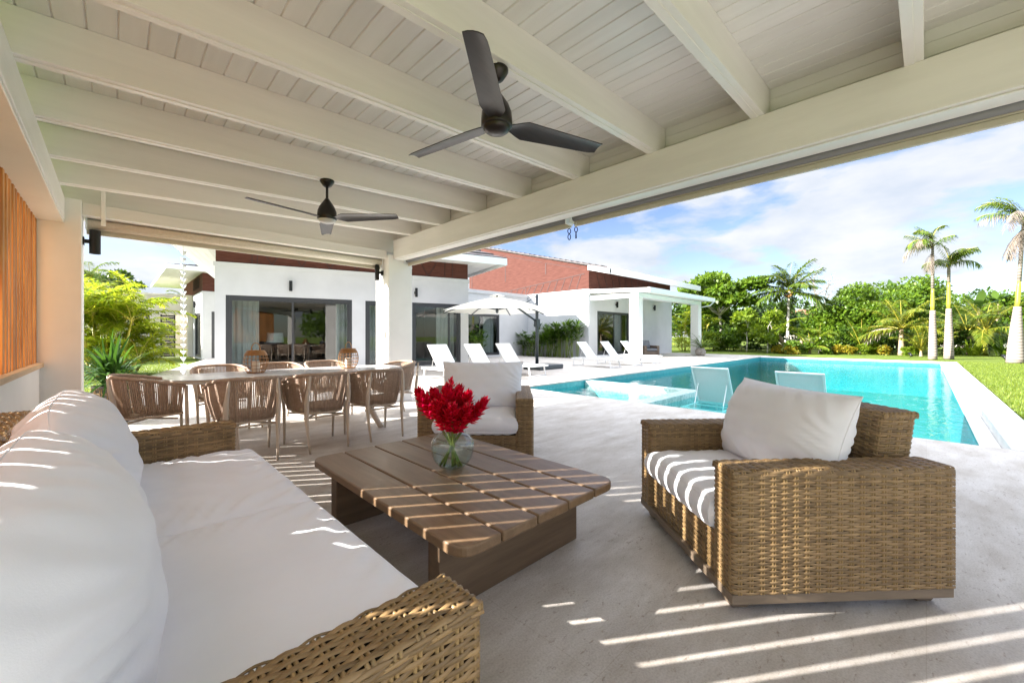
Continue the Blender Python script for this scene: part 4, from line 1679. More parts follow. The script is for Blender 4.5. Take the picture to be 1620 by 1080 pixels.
def gro(a0, z0, a1, z1, w=.022):
    a = np.array((x0 - .004, a0, z0))
    b = np.array((x0 - .004, a1, z1))
    d = (b - a) / np.linalg.norm(b - a)
    m.obox((a + b) / 2, d, (1, 0, 0), np.cross(d, (1, 0, 0)), np.linalg.norm(b - a) / 2, .008, w)


gro(13.1, 4.60, 20.6, 3.98)
for i in range(13):
    a = 13.35 + i * .54
    zt = 4.60 - (a - 13.1) * .083
    gro(a, zt - .02, a + .30, 3.80 + (0.06 if i > 9 else 0))
gro(17.55, 4.25, 17.55, 3.78, .03)
gro(15.9, zc(15.9) - .25, 15.9, 4.85, .03)
gro(19.4, zc(19.4) - .25, 19.4, 4.75, .03)
gro(22.9, zc(22.9) - 1.2, 22.9, 4.6, .03)
gro(13.5, zc(13.5) - .22, 15.9, zc(15.9) - .25, .012)
gro(16.2, zc(16.2) - .25, 19.3, zc(19.3) - .25, .012)
gro(19.6, zc(19.6) - .25, 22.8, zc(22.8) - .25, .012)
for i in range(9):
    a = WB + .8 + i * .75
    for q in ((0, .35),):
        p0 = np.array((a, 12.822, 4.66))
        p1 = np.array((a + .34, 12.822, 3.80))
        d = (p1 - p0) / np.linalg.norm(p1 - p0)
        m.obox((p0 + p1) / 2, d, (0, 1, 0), np.cross(d, (0, 1, 0)), np.linalg.norm(p1 - p0) / 2, .008, .02)
g = m.build('groove', M['groove'], cl)
g.matrix_parent_inverse = Matrix.Translation(rw.location).inverted()
cl.matrix_parent_inverse = Matrix.Identity(4)
cl.location = (-rw.location[0], -rw.location[1], 0)
g.matrix_parent_inverse = Matrix.Identity(4)
# roof sheet over the wing: eave over the porch side
m = MB()
ea = 11.55
ze = lambda a: 5.06 + (a - 12.8) * sl_
ncs = 30
for i in range(ncs):
    a0 = ea + (23.6 - ea) * i / ncs
    a1 = ea + (23.6 - ea) * (i + 1) / ncs
    m.hexa([(WB - .09, a0, ze(a0) - .05), (30.3, a0, ze(a0) - .05), (30.3, a1, ze(a1) - .05), (WB - .09, a1, ze(a1) - .05),
            (WB - .09, a0, ze(a0) + .07), (30.3, a0, ze(a0) + .07), (30.3, a1, ze(a1) + .02), (WB - .09, a1, ze(a1) + .02)])
rf = wpart(m, 'roof', M['roof'])
rf.matrix_parent_inverse = Matrix.Identity(4)
rf.location = (-rw.location[0], -rw.location[1], 0)
m = MB()
m.box(WB - .12, 30.35, ea - .12, ea - .005, ze(ea) - .30, ze(ea) + .05)
m.hexa([(WB - .14, ea - .12, ze(ea) - .33), (WB + .02, ea - .12, ze(ea) - .33), (WB + .02, 12.79, ze(12.79) - .30), (WB - .14, 12.79, ze(12.79) - .30),
        (WB - .14, ea - .12, ze(ea) - .06), (WB + .02, ea - .12, ze(ea) - .06), (WB + .02, 12.79, ze(12.79) - .06), (WB - .14, 12.79, ze(12.79) - .06)])
m.build('gutter', M['gutter'], rf, bevel=.015)
m = MB()
m.hexa([(WB + .03, ea + .0, ze(ea) - .28), (30.2, ea + .0, ze(ea) - .28), (30.2, 12.78, ze(12.78) - .28), (WB + .03, 12.78, ze(12.78) - .28),
        (WB + .03, ea + .0, ze(ea) - .20), (30.2, ea + .0, ze(ea) - .20), (30.2, 12.78, ze(12.78) - .20), (WB + .03, 12.78, ze(12.78) - .20)])
m.build('soffit', M['plank'], rf)
# porch
po = thing('porch', 'white porch roof on two square columns at the right wing', 'porch', (22.5, 11, 0))
for (x0, y0) in ((18.45, 9.95), (25.75, 9.85)):
    m = MB()
    m.box(x0, x0 + .48, y0, y0 + .48, 0, 3.12)
    m.build('column', M['white'], po, world=True, bevel=.01)
m = MB()
m.box(18.42, 26.4, 9.92, 10.36, 3.121, 3.34)
m.box(18.44, 18.86, 10.361, 12.79, 3.122, 3.34)
m.build('beam', M['gutter'], po, world=True)
m = MB()
m.hexa([(18.3, 9.36, 3.341), (26.8, 9.36, 3.341), (26.8, 12.79, 3.50), (18.3, 12.79, 3.50), (18.3, 9.36, 3.52), (26.8, 9.36, 3.52), (26.8, 12.79, 3.70), (18.3, 12.79, 3.70)])
m.build('roof', M['white'], po, world=True)
m = MB()
m.box(18.28, 26.85, 9.24, 9.355, 3.30, 3.54)
m.build('gutter', M['gutter'], po, world=True, bevel=.02)
m = MB()
m.tube([(26.75, 9.3, 3.31), (26.72, 9.5, 3.1), (26.3, 10.1, 2.95), (26.27, 10.1, .05)], .045, 8)
m.build('downpipe', M['gutter'], po, world=True, smooth=True)
wall_lamp('black cylinder lamp over the porch sliding doors', (21.1, 12.799, 3.02), -PI / 2, .34, .06)
wall_lamp('black cylinder lamp on the blank porch wall right of the armchair', (25.8, 12.799, 3.06), -PI / 2, .34, .06)
# grey armchair on the porch
t = thing('porch_armchair', 'brown wicker armchair with grey cushions on the far porch', 'armchair', (22.6, 11.6, 0), R(-115))
for s in (-1, 1):
    m = MB()
    m.box(-.45, .45, s * .44 - .09, s * .44 + .09, .06, .62)
    m.build('armrest', M['greywick'], t, bevel=.03)
m = MB()
m.box(-.45, -.30, -.349, .349, .06, .80)
m.build('backrest', M['greywick'], t, bevel=.03)
m = MB()
m.box(-.299, .43, -.349, .349, .06, .30)
m.build('base', M['greywick'], t, bevel=.02)
o = cushion('seat_cushion', t, .72, .68, .16, p=8, q=.4, edge=.6, seed=50, n=16, mtl='greycush')
o.location = (.08, 0, .39)
o = cushion('back_cushion', t, .50, .66, .2, p=3, q=.5, seed=51, n=16, mtl='greycush')
o.rotation_euler = (0, R(75), 0)
o.location = (-.20, 0, .68)

# ------------------------------------------------------------------ left wing and entry wall
lw = thing('entry_wing', 'white wing with brown cladding and deep eaves left of the main house', 'house', (3.2, 26, 0))


def lpart(m, name, mt, **k):
    return m.build(name, mt, lw, world=True, **k)


m = MB()
wall_with_holes(m, 26.0, 35, 0, 3.50, [(26.35, 28.6, .05, 2.42)], 3.2, 3.45, along='y')
wall_with_holes(m, 3.451, 8.5, 0, 3.50, [(3.60, 4.6, .04, 2.46)], 26.0, 26.25)
lpart(m, 'wall', M['stucco'])
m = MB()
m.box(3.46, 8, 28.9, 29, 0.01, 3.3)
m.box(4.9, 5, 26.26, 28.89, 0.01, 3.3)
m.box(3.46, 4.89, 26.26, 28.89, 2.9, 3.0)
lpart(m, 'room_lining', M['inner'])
fr = sliding_window(lw, 3.60, 4.6, .04, 2.46, 26.0, [])
fr.matrix_parent_inverse = Matrix.Translation(lw.location).inverted()
fr = sliding_window(lw, 26.35, 28.6, .05, 2.42, 3.2, [27.4], along='y')
fr.matrix_parent_inverse = Matrix.Translation(lw.location).inverted()
m = MB()
m.box(3.23, 3.42, 26.03, 34, 3.502, 4.62)
m.box(3.421, 8.4, 26.03, 26.2, 3.502, 4.62)
cl = lpart(m, 'cladding', M['clad'])
m = MB()
for i in range(9):
    m.box(3.205, 3.229, 27.1 + i * .28, 27.16 + i * .28, 3.75, 4.35)
lpart(m, 'window_slat', M['groove'])
m = MB()
hip_roof(m, 1.75, 10.0, 24.9, 36, 4.55, .20)
rf = lpart(m, 'roof', M['roof'])
m = MB()
m.box(1.72, 10.0, 24.86, 24.90, 4.36, 4.58)
m.box(1.71, 1.75, 24.901, 36, 4.36, 4.58)
lpart(m, 'fascia', M['gutter'], bevel=.01)
m = MB()
m.box(1.76, 9.9, 24.91, 35.9, 4.44, 4.48)
lpart(m, 'soffit', M['plank'])
wall_lamp('small black lamp on the entry wing beside the louvred door', (3.199, 27.8, 2.9), PI, .34, .06)
ew = thing('entry_wall', 'pale stone entry wall with a small window and black louvred door', 'wall', (1, 29.3, 0))
m = MB()
wall_with_holes(m, -9.0, 3.19, 0, 3.40, [(.84, 1.35, 1.30, 2.36), (1.78, 2.95, .02, 2.38)], 29.3, 29.6)
m.build('wall', M['cream'], ew, world=True)
m = MB()
m.box(-9.05, 3.18, 29.27, 29.63, 3.40, 3.50)
m.build('coping', M['cream'], ew, world=True, bevel=.01)
fr = sliding_window(ew, .84, 1.35, 1.30, 2.36, 29.3, [1.0])
fr.matrix_parent_inverse = Matrix.Translation(ew.location).inverted()
m = MB()
m.box(1.79, 1.86, 29.35, 29.42, .03, 2.37)
m.box(2.36, 2.43, 29.35, 29.42, .03, 2.37)
for i in range(20):
    m.box(1.861, 2.359, 29.36, 29.41, .05 + i * .116, .145 + i * .116)
m.build('louvre_door', M['black'], ew, world=True)
m = MB()
m.box(1.2, 3.19, 31.5, 31.6, 0, 3.0)
m.box(.5, 1.6, 30.5, 30.6, 0, 3.0)
m.build('inner_wall', M['cream'], ew, world=True)

# rain chain
t = thing('rain_chain', 'silver rain chain of cups hanging from the house eave down to the terrace', 'rain chain', (1.36, 14.36, 0))
m = MB()
m.tube([(0, 0, 0.05), (0, 0, 3.70)], .006, 5)
m.build('chain', M['chain'], t)
for i in range(19):
    m = MB()
    z = 3.42 - i * .182
    m.lathe([(.024, 0), (.068, .10), (.064, .10), (.020, .002), (.0, .002)], 14, (0, 0, z))
    m.build('cup', M['chain'], t, smooth=True)


# ------------------------------------------------------------------ loungers
def lounger_proto(label, loc, rotz, sling='sling', back=48, group=None):
    """head at -x, foot at +x, origin at the middle on the floor"""
    t = thing('sun_lounger', label, 'sun lounger', loc, rotz, group or 'white sun loungers round the pool')
    hw = .33
    zt = .33
    m = MB()
    for s in (-1, 1):
        m.box(-.95, .97, s * hw - .018, s * hw + .018, zt - .045, zt)
    for xx in (-.95, .935):
        m.box(xx, xx + .035, -hw + .0181, hw - .0181, zt - .045, zt)
    for xx in (-.3, .3):
        m.box(xx, xx + .03, -hw + .0181, hw - .0181, zt - .045, zt - .02)
    m.build('frame', M['whitemetal'], t, bevel=.006)
    for xx, dx in ((-.82, -.05), (.80, .06)):
        m = MB()
        for s in (-1, 1):
            m.hexa([(xx + dx - .02, s * hw - .016, 0), (xx + dx + .02, s * hw - .016, 0), (xx + dx + .02, s * hw + .016, 0), (xx + dx - .02, s * hw + .016, 0),
                    (xx - .02, s * hw - .016, zt - .045), (xx + .02, s * hw - .016, zt - .045), (xx + .02, s * hw + .016, zt - .045), (xx - .02, s * hw + .016, zt - .045)])
        m.box(xx + dx - .018, xx + dx + .018, -hw + .0161, hw - .0161, .002, .034)
        m.build('leg', M['whitemetal'], t, bevel=.005)
    m = MB()
    m.box(-.2, .93, -hw + .019, hw - .019, zt - .012, zt + .002)
    m.build('seat', M[sling], t)
    # backrest
    a = R(back)
    p0 = np.array((-.20, 0, zt + .01))
    d = np.array((-math.cos(a), 0, math.sin(a)))
    nn = np.array((math.sin(a), 0, math.cos(a)))
    LB = .80
    m = MB()
    for s in (-1, 1):
        m.obox(p0 + d * LB / 2 + np.array((0, s * (hw - .03), 0)), d, (0, 1, 0), nn, LB / 2, .014, .014)
    for q in (.02, LB - .015):
        m.obox(p0 + d * q, d, (0, 1, 0), nn, .014, hw - .045, .014)
    bk = m.build('backrest', M['whitemetal'], t, bevel=.004)
    m = MB()
    n = 10
    rows = []
    for i in range(n):
        q = LB * i / (n - 1)
        row = []
        for j in range(9):
            e = -1 + 2 * j / 8
            sag = -.018 * (1 - e * e) * (1 - (2 * i / (n - 1) - 1) ** 4 * .4)
            pp = p0 + d * (q + (.0 if i < n - 1 else -.02 * (1 - e * e))) + nn * (.015 + sag) + np.array((0, e * (hw - .028), 0))
            row.append(pp)
        rows.append(row)
    rows = np.array(rows)
    m.grid(rows)
    m.grid(rows - nn * .004, flip=True)
    m.build('backrest_sling', M[sling], bk, smooth=True)
    for s in (-1, 1):
        m = MB()
        m.tube([p0 + d * .45 + np.array((0, s * .24, -.012)), np.array((-.62, s * .24, zt - .04))], .009, 6)
        m.build('prop', M['whitemetal'], t)
    return t


G1 = 'white sun loungers round the pool'
lp = lounger_proto('white lounger nearest the house doors, left of the three under the umbrella', (6.43, 8.85, 0), R(-90), back=50)
dup(lp, (7.72, 8.90, 0), R(-90), 'middle white lounger of the three under the umbrella', G1)
dup(lp, (9.02, 8.95, 0), R(-91), 'white lounger by the umbrella base, right of the three under the umbrella', G1)
dup(lp, (13.48, 9.05, 0), R(-90), 'white lounger on the far deck, leftmost of the three before the porch', G1)
dup(lp, (15.15, 9.05, 0), R(-90), 'middle white lounger of the three on the far deck before the porch', G1)
dup(lp, (16.9, 9.10, 0), R(-89), 'white lounger on the far deck closest to the porch column', G1)
G2 = 'pale loungers standing in the pool'
lp2 = lounger_proto('pale grey lounger standing in the shallow pool, seen whole behind the near armchair', (9.05, 3.02, LED), R(0), 'slinggrey', 62, G2)
for s_ in (lp2,):
    s_.scale = (1.08, 1.13, 1.08)
o = dup(lp2, (9.0, 1.53, LED), R(0), 'pale grey lounger in the shallow pool half hidden by the armchair cushion', G2)

# ------------------------------------------------------------------ umbrella
um = thing('cantilever_umbrella', 'cream cantilever umbrella on a grey side pole over three loungers', 'umbrella', (10.8, 9.75, 0))
UC = np.array((9.1 - 10.8, 10.0 - 9.75))
m = MB()
m.box(-.30, 1.0, -.42, .42, .0, .17)
m.build('base', M['polegrey'], um, bevel=.04)
m = MB()
m.tube([(0, 0, .17), (0, 0, 2.68)], .058, 16)
m.build('pole', M['polegrey'], um, smooth=True)
m = MB()
m.box(-.08, .08, -.08, .08, 1.52, 1.80)
m.tube([(0.05, -.06, 1.62), (.18, -.10, 1.62)], .012, 8)
m.build('crank_box', M['polegrey'], um, bevel=.02)
apex = np.array((*UC, 2.50))
RR = 1.93
zr = 1.99
rim = []
for k in range(8):
    a = PI / 8 + k * PI / 4 + .18
    rim.append(np.array((UC[0] + RR * math.cos(a), UC[1] + RR * math.sin(a), zr)))
m = MB()
nn_ = 10
for k in range(8):
    a, b = rim[k], rim[(k + 1) % 8]
    rows = []
    for i in range(nn_):
        s = i / (nn_ - 1)
        row = []
        for j in range(7):
            u = j / 6
            e = a * (1 - u) + b * u
            inw = (1 - .045 * 4 * u * (1 - u) * s)
            p = apex + (e - apex) * s * inw
            p = p + np.array((0, 0, .07 * 4 * s * (1 - s) * .6 - .05 * 4 * u * (1 - u) * s * (1 - s)))
            row.append(p)
        rows.append(row)
    g = np.array(rows)
    m.grid(g)
cn = m.build('canopy', M['canvas'], um, smooth=False)
m = MB()
for k in range(8):
    a, b = rim[k], rim[(k + 1) % 8]
    c = np.array((UC[0], UC[1], 2.60))
    m.add([c, c + (a - apex) * .14 + (0, 0, -.01), c + (b - apex) * .14 + (0, 0, -.01)], [(0, 1, 2)])
m.build('vent', M['canvas'], cn)
hub = np.array((*UC, 2.06))
for k in range(8):
    m = MB()
    a = rim[k]
    q = [apex + (a - apex) * s + np.array((0, 0, .07 * 4 * s * (1 - s) * .6 - .022)) for s in np.linspace(.03, .99, 8)]
    m.tube(q, .018, 6)
    mid = apex + (a - apex) * .5 + np.array((0, 0, .02))
    m.tube([hub, mid], .016, 6)
    m.build('rib', M['polegrey'], um)
m = MB()
m.tube([(UC[0], UC[1], 1.95), (UC[0], UC[1], 2.55)], .028, 10)
m.lathe([(0, 1.97), (.05, 1.98), (.05, 2.05), (0, 2.06)], 12, (UC[0], UC[1], 0))
m.build('hub', M['polegrey'], um, smooth=True)
m = MB()
m.tube([(0, 0, 1.70), (UC[0] * .5, UC[1] * .5, 2.16), (UC[0], UC[1], 2.40)], .034, 10)
m.tube([(0, 0, 2.64), (UC[0] * .42, UC[1] * .42, 2.23)], .014, 8)
m.build('arm', M['polegrey'], um, smooth=True)

# ------------------------------------------------------------------ plants
def blade_arr(base, dirs, length, width, droop, m, seg=3, mi=0, fold=.25):
    """arching strap leaves; base (n,3), dirs unit (n,3)"""
    n = len(base)
    up = np.array((0, 0, 1.0))
    side = np.cross(dirs, up)
    side /= np.linalg.norm(side, axis=1)[:, None] + 1e-9
    rows_l, rows_r = [], []
    for k in range(seg + 1):
        s = k / seg
        p = base + dirs * (length * s)[:, None] - up * (droop * s * s)[:, None]
        wv = width * (math.sin(PI * min(1, .12 + .88 * s)) ** .8 if k < seg else 0.02)
        rows_l.append(p + side * wv[:, None])
        rows_r.append(p - side * wv[:, None])
    v = np.stack([x for pr in zip(rows_l, rows_r) for x in pr], 1)   # n, 2(seg+1), 3
    k2 = 2 * (seg + 1)
    f = []
    for k in range(seg):
        f.append(np.stack([np.arange(n) * k2 + 2 * k, np.arange(n) * k2 + 2 * k + 1, np.arange(n) * k2 + 2 * k + 3, np.arange(n) * k2 + 2 * k + 2], 1))
    m.add(v.reshape(-1, 3), np.concatenate(f), mi)


def frond(m, base, az, el, L, droop, ll, lw, nl=34, curl=.5, vee=.35, mi=0, r=rng, stalk_mi=None, t0=.14, sr=.018, sdroop=.55):
    """feather palm frond"""
    ca_, sa_ = math.cos(az), math.sin(az)
    n = 12
    s = np.linspace(0, 1, n)
    ang = el - droop * s ** 1.3
    ds = L / (n - 1)
    h = np.concatenate([[0], np.cumsum(np.cos(ang[:-1]) * ds)])
    z = np.concatenate([[0], np.cumsum(np.sin(ang[:-1]) * ds)])
    pts = np.stack([base[0] + ca_ * h, base[1] + sa_ * h, base[2] + z], 1)
    m.tube(pts, np.linspace(sr, sr * .25, n), 5, mi=None if False else 0, cap=False) if False else m.tube(pts, np.linspace(sr, sr * .25, n), 5, (stalk_mi if stalk_mi is not None else mi), False)
    t = np.linspace(t0, .99, nl)
    P = np.stack([np.interp(t, s, pts[:, i]) for i in range(3)], 1)
    an = np.interp(t, s, ang)
    tn = np.stack([ca_ * np.cos(an), sa_ * np.cos(an), np.sin(an)], 1)
    lat = np.array((-sa_, ca_, 0.0))
    upv = np.cross(tn, lat)
    upv = np.where(upv[:, 2:3] < 0, -upv, upv)
    ln = ll * (np.sin(PI * (.16 + .80 * (t - t0) / (1 - t0))) ** .6)
    for sg in (-1, 1):
        k = r.normal(0, .10, nl)
        fw = .45 + .55 * t
        d = lat * sg * (1 - .25 * t)[:, None] + tn * (fw * .9)[:, None] + upv * (vee + k)[:, None] + r.normal(0, .07, (nl, 3))
        d /= np.linalg.norm(d, axis=1)[:, None]
        seg = 2
        blade_arr(P, d, ln * r.uniform(.85, 1.1, nl), np.full(nl, lw), ln * sdroop * r.uniform(.6, 1.3, nl), m, seg, mi)


def palm(label, loc, h, nf, L, ll, lw, tr, leaf='coco', trunk='palmbark', droop=(1.2, 2.0), el=(.1, 1.35), lean=(0, 0), name='coconut_palm', cat='palm tree',
         nl=36, seed=0, group=None, dry=0, nuts=False, taz=None, vee=.3, sdroop=.6, stalk=None, bulge=1.25, shaft=0):
    r = np.random.default_rng(seed)
    t = thing(name, label, cat, loc, 0, group)
    m = MB()
    q = []
    for s in np.linspace(0, 1, 9):
        q.append((lean[0] * s ** 1.6, lean[1] * s ** 1.6, (h - shaft) * s))
    m.tube(q, tr * np.interp(np.linspace(0, 1, 9), [0, .08, .5, 1], [bulge * 1.15, bulge, 1.0, .75]), 14)
    m.build('trunk', M[trunk], t, smooth=True)
    top = np.array((lean[0], lean[1], h))
    if shaft:
        m = MB()
        b0 = np.array((lean[0], lean[1], h - shaft))
        m.tube([b0 - (0, 0, .05), b0 + (0, 0, shaft * .12), b0 + (0, 0, shaft * .6), b0 + (0, 0, shaft)], [tr * .78, tr * .86, tr * .66, tr * .42], 14)
        m.build('crownshaft', M['crownshaft'], t, smooth=True)
    m = MB()
    for k in range(nf):
        az = (k * 2.39996 + r.normal(0, .25)) if taz is None else taz + r.normal(0, .75)
        u = (k + .5) / nf
        e = el[1] + (el[0] - el[1]) * u + r.normal(0, .08)
        frond(m, top + (0, 0, r.uniform(-.12, .05)), az, e, L * r.uniform(.85, 1.1), droop[0] + (droop[1] - droop[0]) * r.uniform(0, 1), ll, lw, nl, vee=vee, r=r, sr=.022 if L > 1.5 else .012, stalk_mi=1, sdroop=sdroop)
    m.build('crown', [M[leaf], M[stalk or 'stalk']], t, smooth=True)
    if dry:
        m = MB()
        for k in range(dry):
            az = k * 2.1 + r.normal(0, .3) if taz is None else taz + r.normal(0, .5)
            frond(m, top - (0, 0, .15), az, r.uniform(-.5, .5), L * .8, r.uniform(1.2, 2.0), ll * .9, lw * .7, nl, vee=.0, r=r, sr=.02, sdroop=1.0)
        m.build('dry_fronds', M['dry'], t, smooth=True)
    if nuts:
        m = MB()
        for k in range(9):
            c = top + (r.normal(0, .16), r.normal(0, .16), r.uniform(-.45, -.15))
            m.lathe([(0, -.11), (.07, -.07), (.095, 0), (.07, .08), (0, .12)], 10, c)
        m.build('coconuts', mat('coconut_husk', (.30, .14, .03), (.45, .22, .06), 6, .6), t, smooth=True)
    return t


def blobs_crown(m, blobs, nleaf, size, r, flat=.35, mi=0):
    """leaves scattered over the skins of several lumpy blobs"""
    vol = np.array([b[3] * b[4] for b in blobs])
    pick = r.choice(len(blobs), nleaf, p=vol / vol.sum())
    B = np.array(blobs)[pick]
    d = r.normal(0, 1, (nleaf, 3))
    d[:, 2] = np.abs(d[:, 2]) * .9 - .25 * r.random(nleaf)
    d /= np.linalg.norm(d, axis=1)[:, None]
    rad = r.uniform(.62, 1.08, nleaf) ** .7
    c = B[:, :3] + d * rad[:, None] * B[:, 3:6]
    a = d * .55 + r.normal(0, .55, (nleaf, 3)) + np.array((0, 0, -.05))
    a /= np.linalg.norm(a, axis=1)[:, None]
    nrm = d + np.array((0, 0, .7)) + r.normal(0, flat, (nleaf, 3))
    b = np.cross(a, nrm)
    b /= np.linalg.norm(b, axis=1)[:, None] + 1e-9
    s = size * r.uniform(.6, 1.25, nleaf)
    m.leaves(c, a * s[:, None], b * (s * .30)[:, None], mi)


def leafy(label, loc, h, rx, rz, name='leafy_tree', cat='tree', nleaf=5200, size=.30, leaf='leaf', bark='bark', seed=0, nb=18, zc=None, tr=.14, limbs=5, group=None, ry=None, open_=False):
    r = np.random.default_rng(seed)
    t = thing(name, label, cat, loc, 0, group)
    zc = h - rz if zc is None else zc
    ry = ry or rx
    blobs = []
    for k in range(nb):
        d = r.normal(0, 1, 3)
        d /= np.linalg.norm(d)
        q = r.uniform(.35, .85) if not open_ else r.uniform(.55, .95)
        c = np.array((0, 0, zc)) + d * q * np.array((rx, ry, rz))
        s = r.uniform(.28, .48) if not open_ else r.uniform(.22, .36)
        blobs.append((*c, rx * s, ry * s, rz * s * .95))
    m = MB()
    tips = [b[:3] for b in blobs]
    q = [(0, 0, 0), (r.normal(0, .05), r.normal(0, .05), zc * .35), (r.normal(0, .12), r.normal(0, .12), zc * .75)]
    m.tube(q, [tr, tr * .8, tr * .6], 9)
    for k in range(limbs):
        e = np.array(tips[k % nb])
        s0 = np.array(q[1]) * .3 + np.array(q[2]) * .7
        md = (s0 + e) / 2 + np.array((0, 0, -.1)) + r.normal(0, .12, 3)
        m.tube([s0, md, e], [tr * .5, tr * .34, tr * .14], 7)
    m.build('trunk', M[bark], t, smooth=True)
    m = MB()
    blobs_crown(m, blobs, nleaf, size, r)
    m.build('crown', M[leaf], t)
    return t


def at(px, d, z=0.0):
    l = (px - 810) / 642 * d
    return (math.cos(TH) * l + math.sin(TH) * d, -math.sin(TH) * l + math.cos(TH) * d, z)


GZ = LZ
# ---- left garden
def areca(label, loc, h, nst, spread, seed, leaf='leafyel', L=1.5, ll=.42, group=None, nf=6):
    r = np.random.default_rng(seed)
    t = thing('areca_palm', label, 'palm clump', loc, 0, group)
    ms, mc = MB(), MB()
    for k in range(nst):
        a = r.uniform(0, 2 * PI)
        q = spread * math.sqrt(r.random())
        b = np.array((q * math.cos(a), q * math.sin(a), 0))
        hh = h * (r.uniform(.35, .68) if k % 3 else r.uniform(.06, .25))
        tp = b * 1.7 + np.array((0, 0, hh))
        ms.tube([b, (b + tp) / 2 + (0, 0, .02), tp], [.035, .03, .022], 7)
        for j in range(nf):
            frond(mc, tp, r.uniform(0, 2 * PI), r.uniform(.5, 1.45), L * r.uniform(.75, 1.15), r.uniform(.9, 1.9), ll, .027, 32, r=r, stalk_mi=1, sr=.012, vee=.35, sdroop=.5)
    ms.build('stem', M['stalk'], t, smooth=True)
    mc.build('fronds', [M[leaf], M['stalk']], t, smooth=True)
    return t


areca('tall yellow-green areca palm clump behind the near left column', at(160, 12.2, GZ), 3.1, 15, .65, 71, nf=7)
areca('lower yellow-green areca clump reaching across the entry window', at(196, 13.6, GZ), 2.7, 10, .45, 72, nf=6, L=1.3)
areca('areca clump half hidden behind the near left column', at(124, 13.0, GZ), 3.3, 11, .5, 73, nf=7)
palm('thin grey-fronded palm rising over the areca clump at far left', at(142, 26, GZ), 4.9, 11, 2.0, .55, .03, .10, leaf='coco', seed=81, dry=2)
leafy('dark spreading tree behind the areca palms at far left', at(163, 34, GZ), 6.6, 2.6, 1.7, nleaf=4200, size=.34, leaf='leafdk', seed=82, open_=True)
leafy('round tree behind the thin palm at the left edge', at(118, 31, GZ), 6.2, 2.4, 2.2, nleaf=3600, size=.32, seed=83)
leafy('low dark shrub at the foot of the entry wall', at(205, 18.5, GZ), .9, .55, .45, name='garden_shrub', cat='shrub', nleaf=900, size=.14, leaf='leafdk', seed=84, tr=.03, limbs=3, nb=8)
palm('distant palm top showing over the entry wall beside the eaves', at(213, 52, GZ), 6.0, 12, 2.2, .6, .04, .14, seed=85)
palm('distant dark palm top between the entry wall and the wing eave', at(287, 60, GZ), 6.9, 12, 2.4, .6, .04, .14, seed=86)
leafy('distant bushy tree top behind the entry wall', at(300, 55, GZ), 6.8, 2.8, 1.6, nleaf=1500, size=.4, leaf='leafdk', seed=87)

leafy('small loose-leaved tree outside the slat screen, dappling the sun stripes', (-5.9, 7.9, GZ), 5.95, .95, .5, nleaf=1100, size=.20, leaf='leaf', seed=88, tr=.06, limbs=6, nb=12, open_=True)

# potted plant by the dining table
pp = thing('lattice_planter', 'dark round planter with gold lattice pattern behind the head chair', 'planter', (-.02, 7.85, 0))
m = MB()
m.lathe([(0, .01), (.17, .01), (.205, .50), (.215, .52), (.19, .52), (.185, .46), (0, .46)], 32)
m.build('pot', M['pot'], pp, smooth=False)
m = MB()
for row in range(6):
    z0 = .03 + row * .078
    for k in range(16):
        a0 = 2 * PI * k / 16
        r0 = lambda z: .172 + .035 * (z / .5) + .004
        q = []
        for (da, dz) in ((-.15, .008), (.15, .008), (.15, .068), (-.15, .068), (-.15, .008)):
            q.append((r0(z0 + dz) * math.cos(a0 + da), r0(z0 + dz) * math.sin(a0 + da), z0 + dz))
        m.tube(q, .0045, 4, cap=False)
m.build('lattice', M['potgold'], pp)
m = MB()
m.lathe([(0, .47), (.184, .465)], 20)
m.build('soil', M['soil'], pp)
pl = thing('dracaena', 'dark green plant with arching strap leaves growing in the lattice planter', 'potted plant', (-.02, 7.85, .468))
m = MB()
r_ = np.random.default_rng(5)
n = 210
az = r_.uniform(0, 2 * PI, n)
el = r_.uniform(.25, 1.5, n)
d = np.stack([np.cos(az) * np.cos(el), np.sin(az) * np.cos(el), np.sin(el)], 1)
base = np.stack([r_.normal(0, .04, n), r_.normal(0, .04, n), r_.uniform(0, .22, n)], 1)
blade_arr(base, d, r_.uniform(.5, .95, n), r_.uniform(.011, .020, n), r_.uniform(.12, .55, n), m, 7)
m.build('leaves', M['deepgreen'], pl, smooth=True)
m = MB()
for k in range(3):
    m.tube([(.03 * k - .03, .02 * (k % 2), 0), (.04 * k - .04, .02, .24)], .012, 6)
m.build('stem', M['stem'], pl)


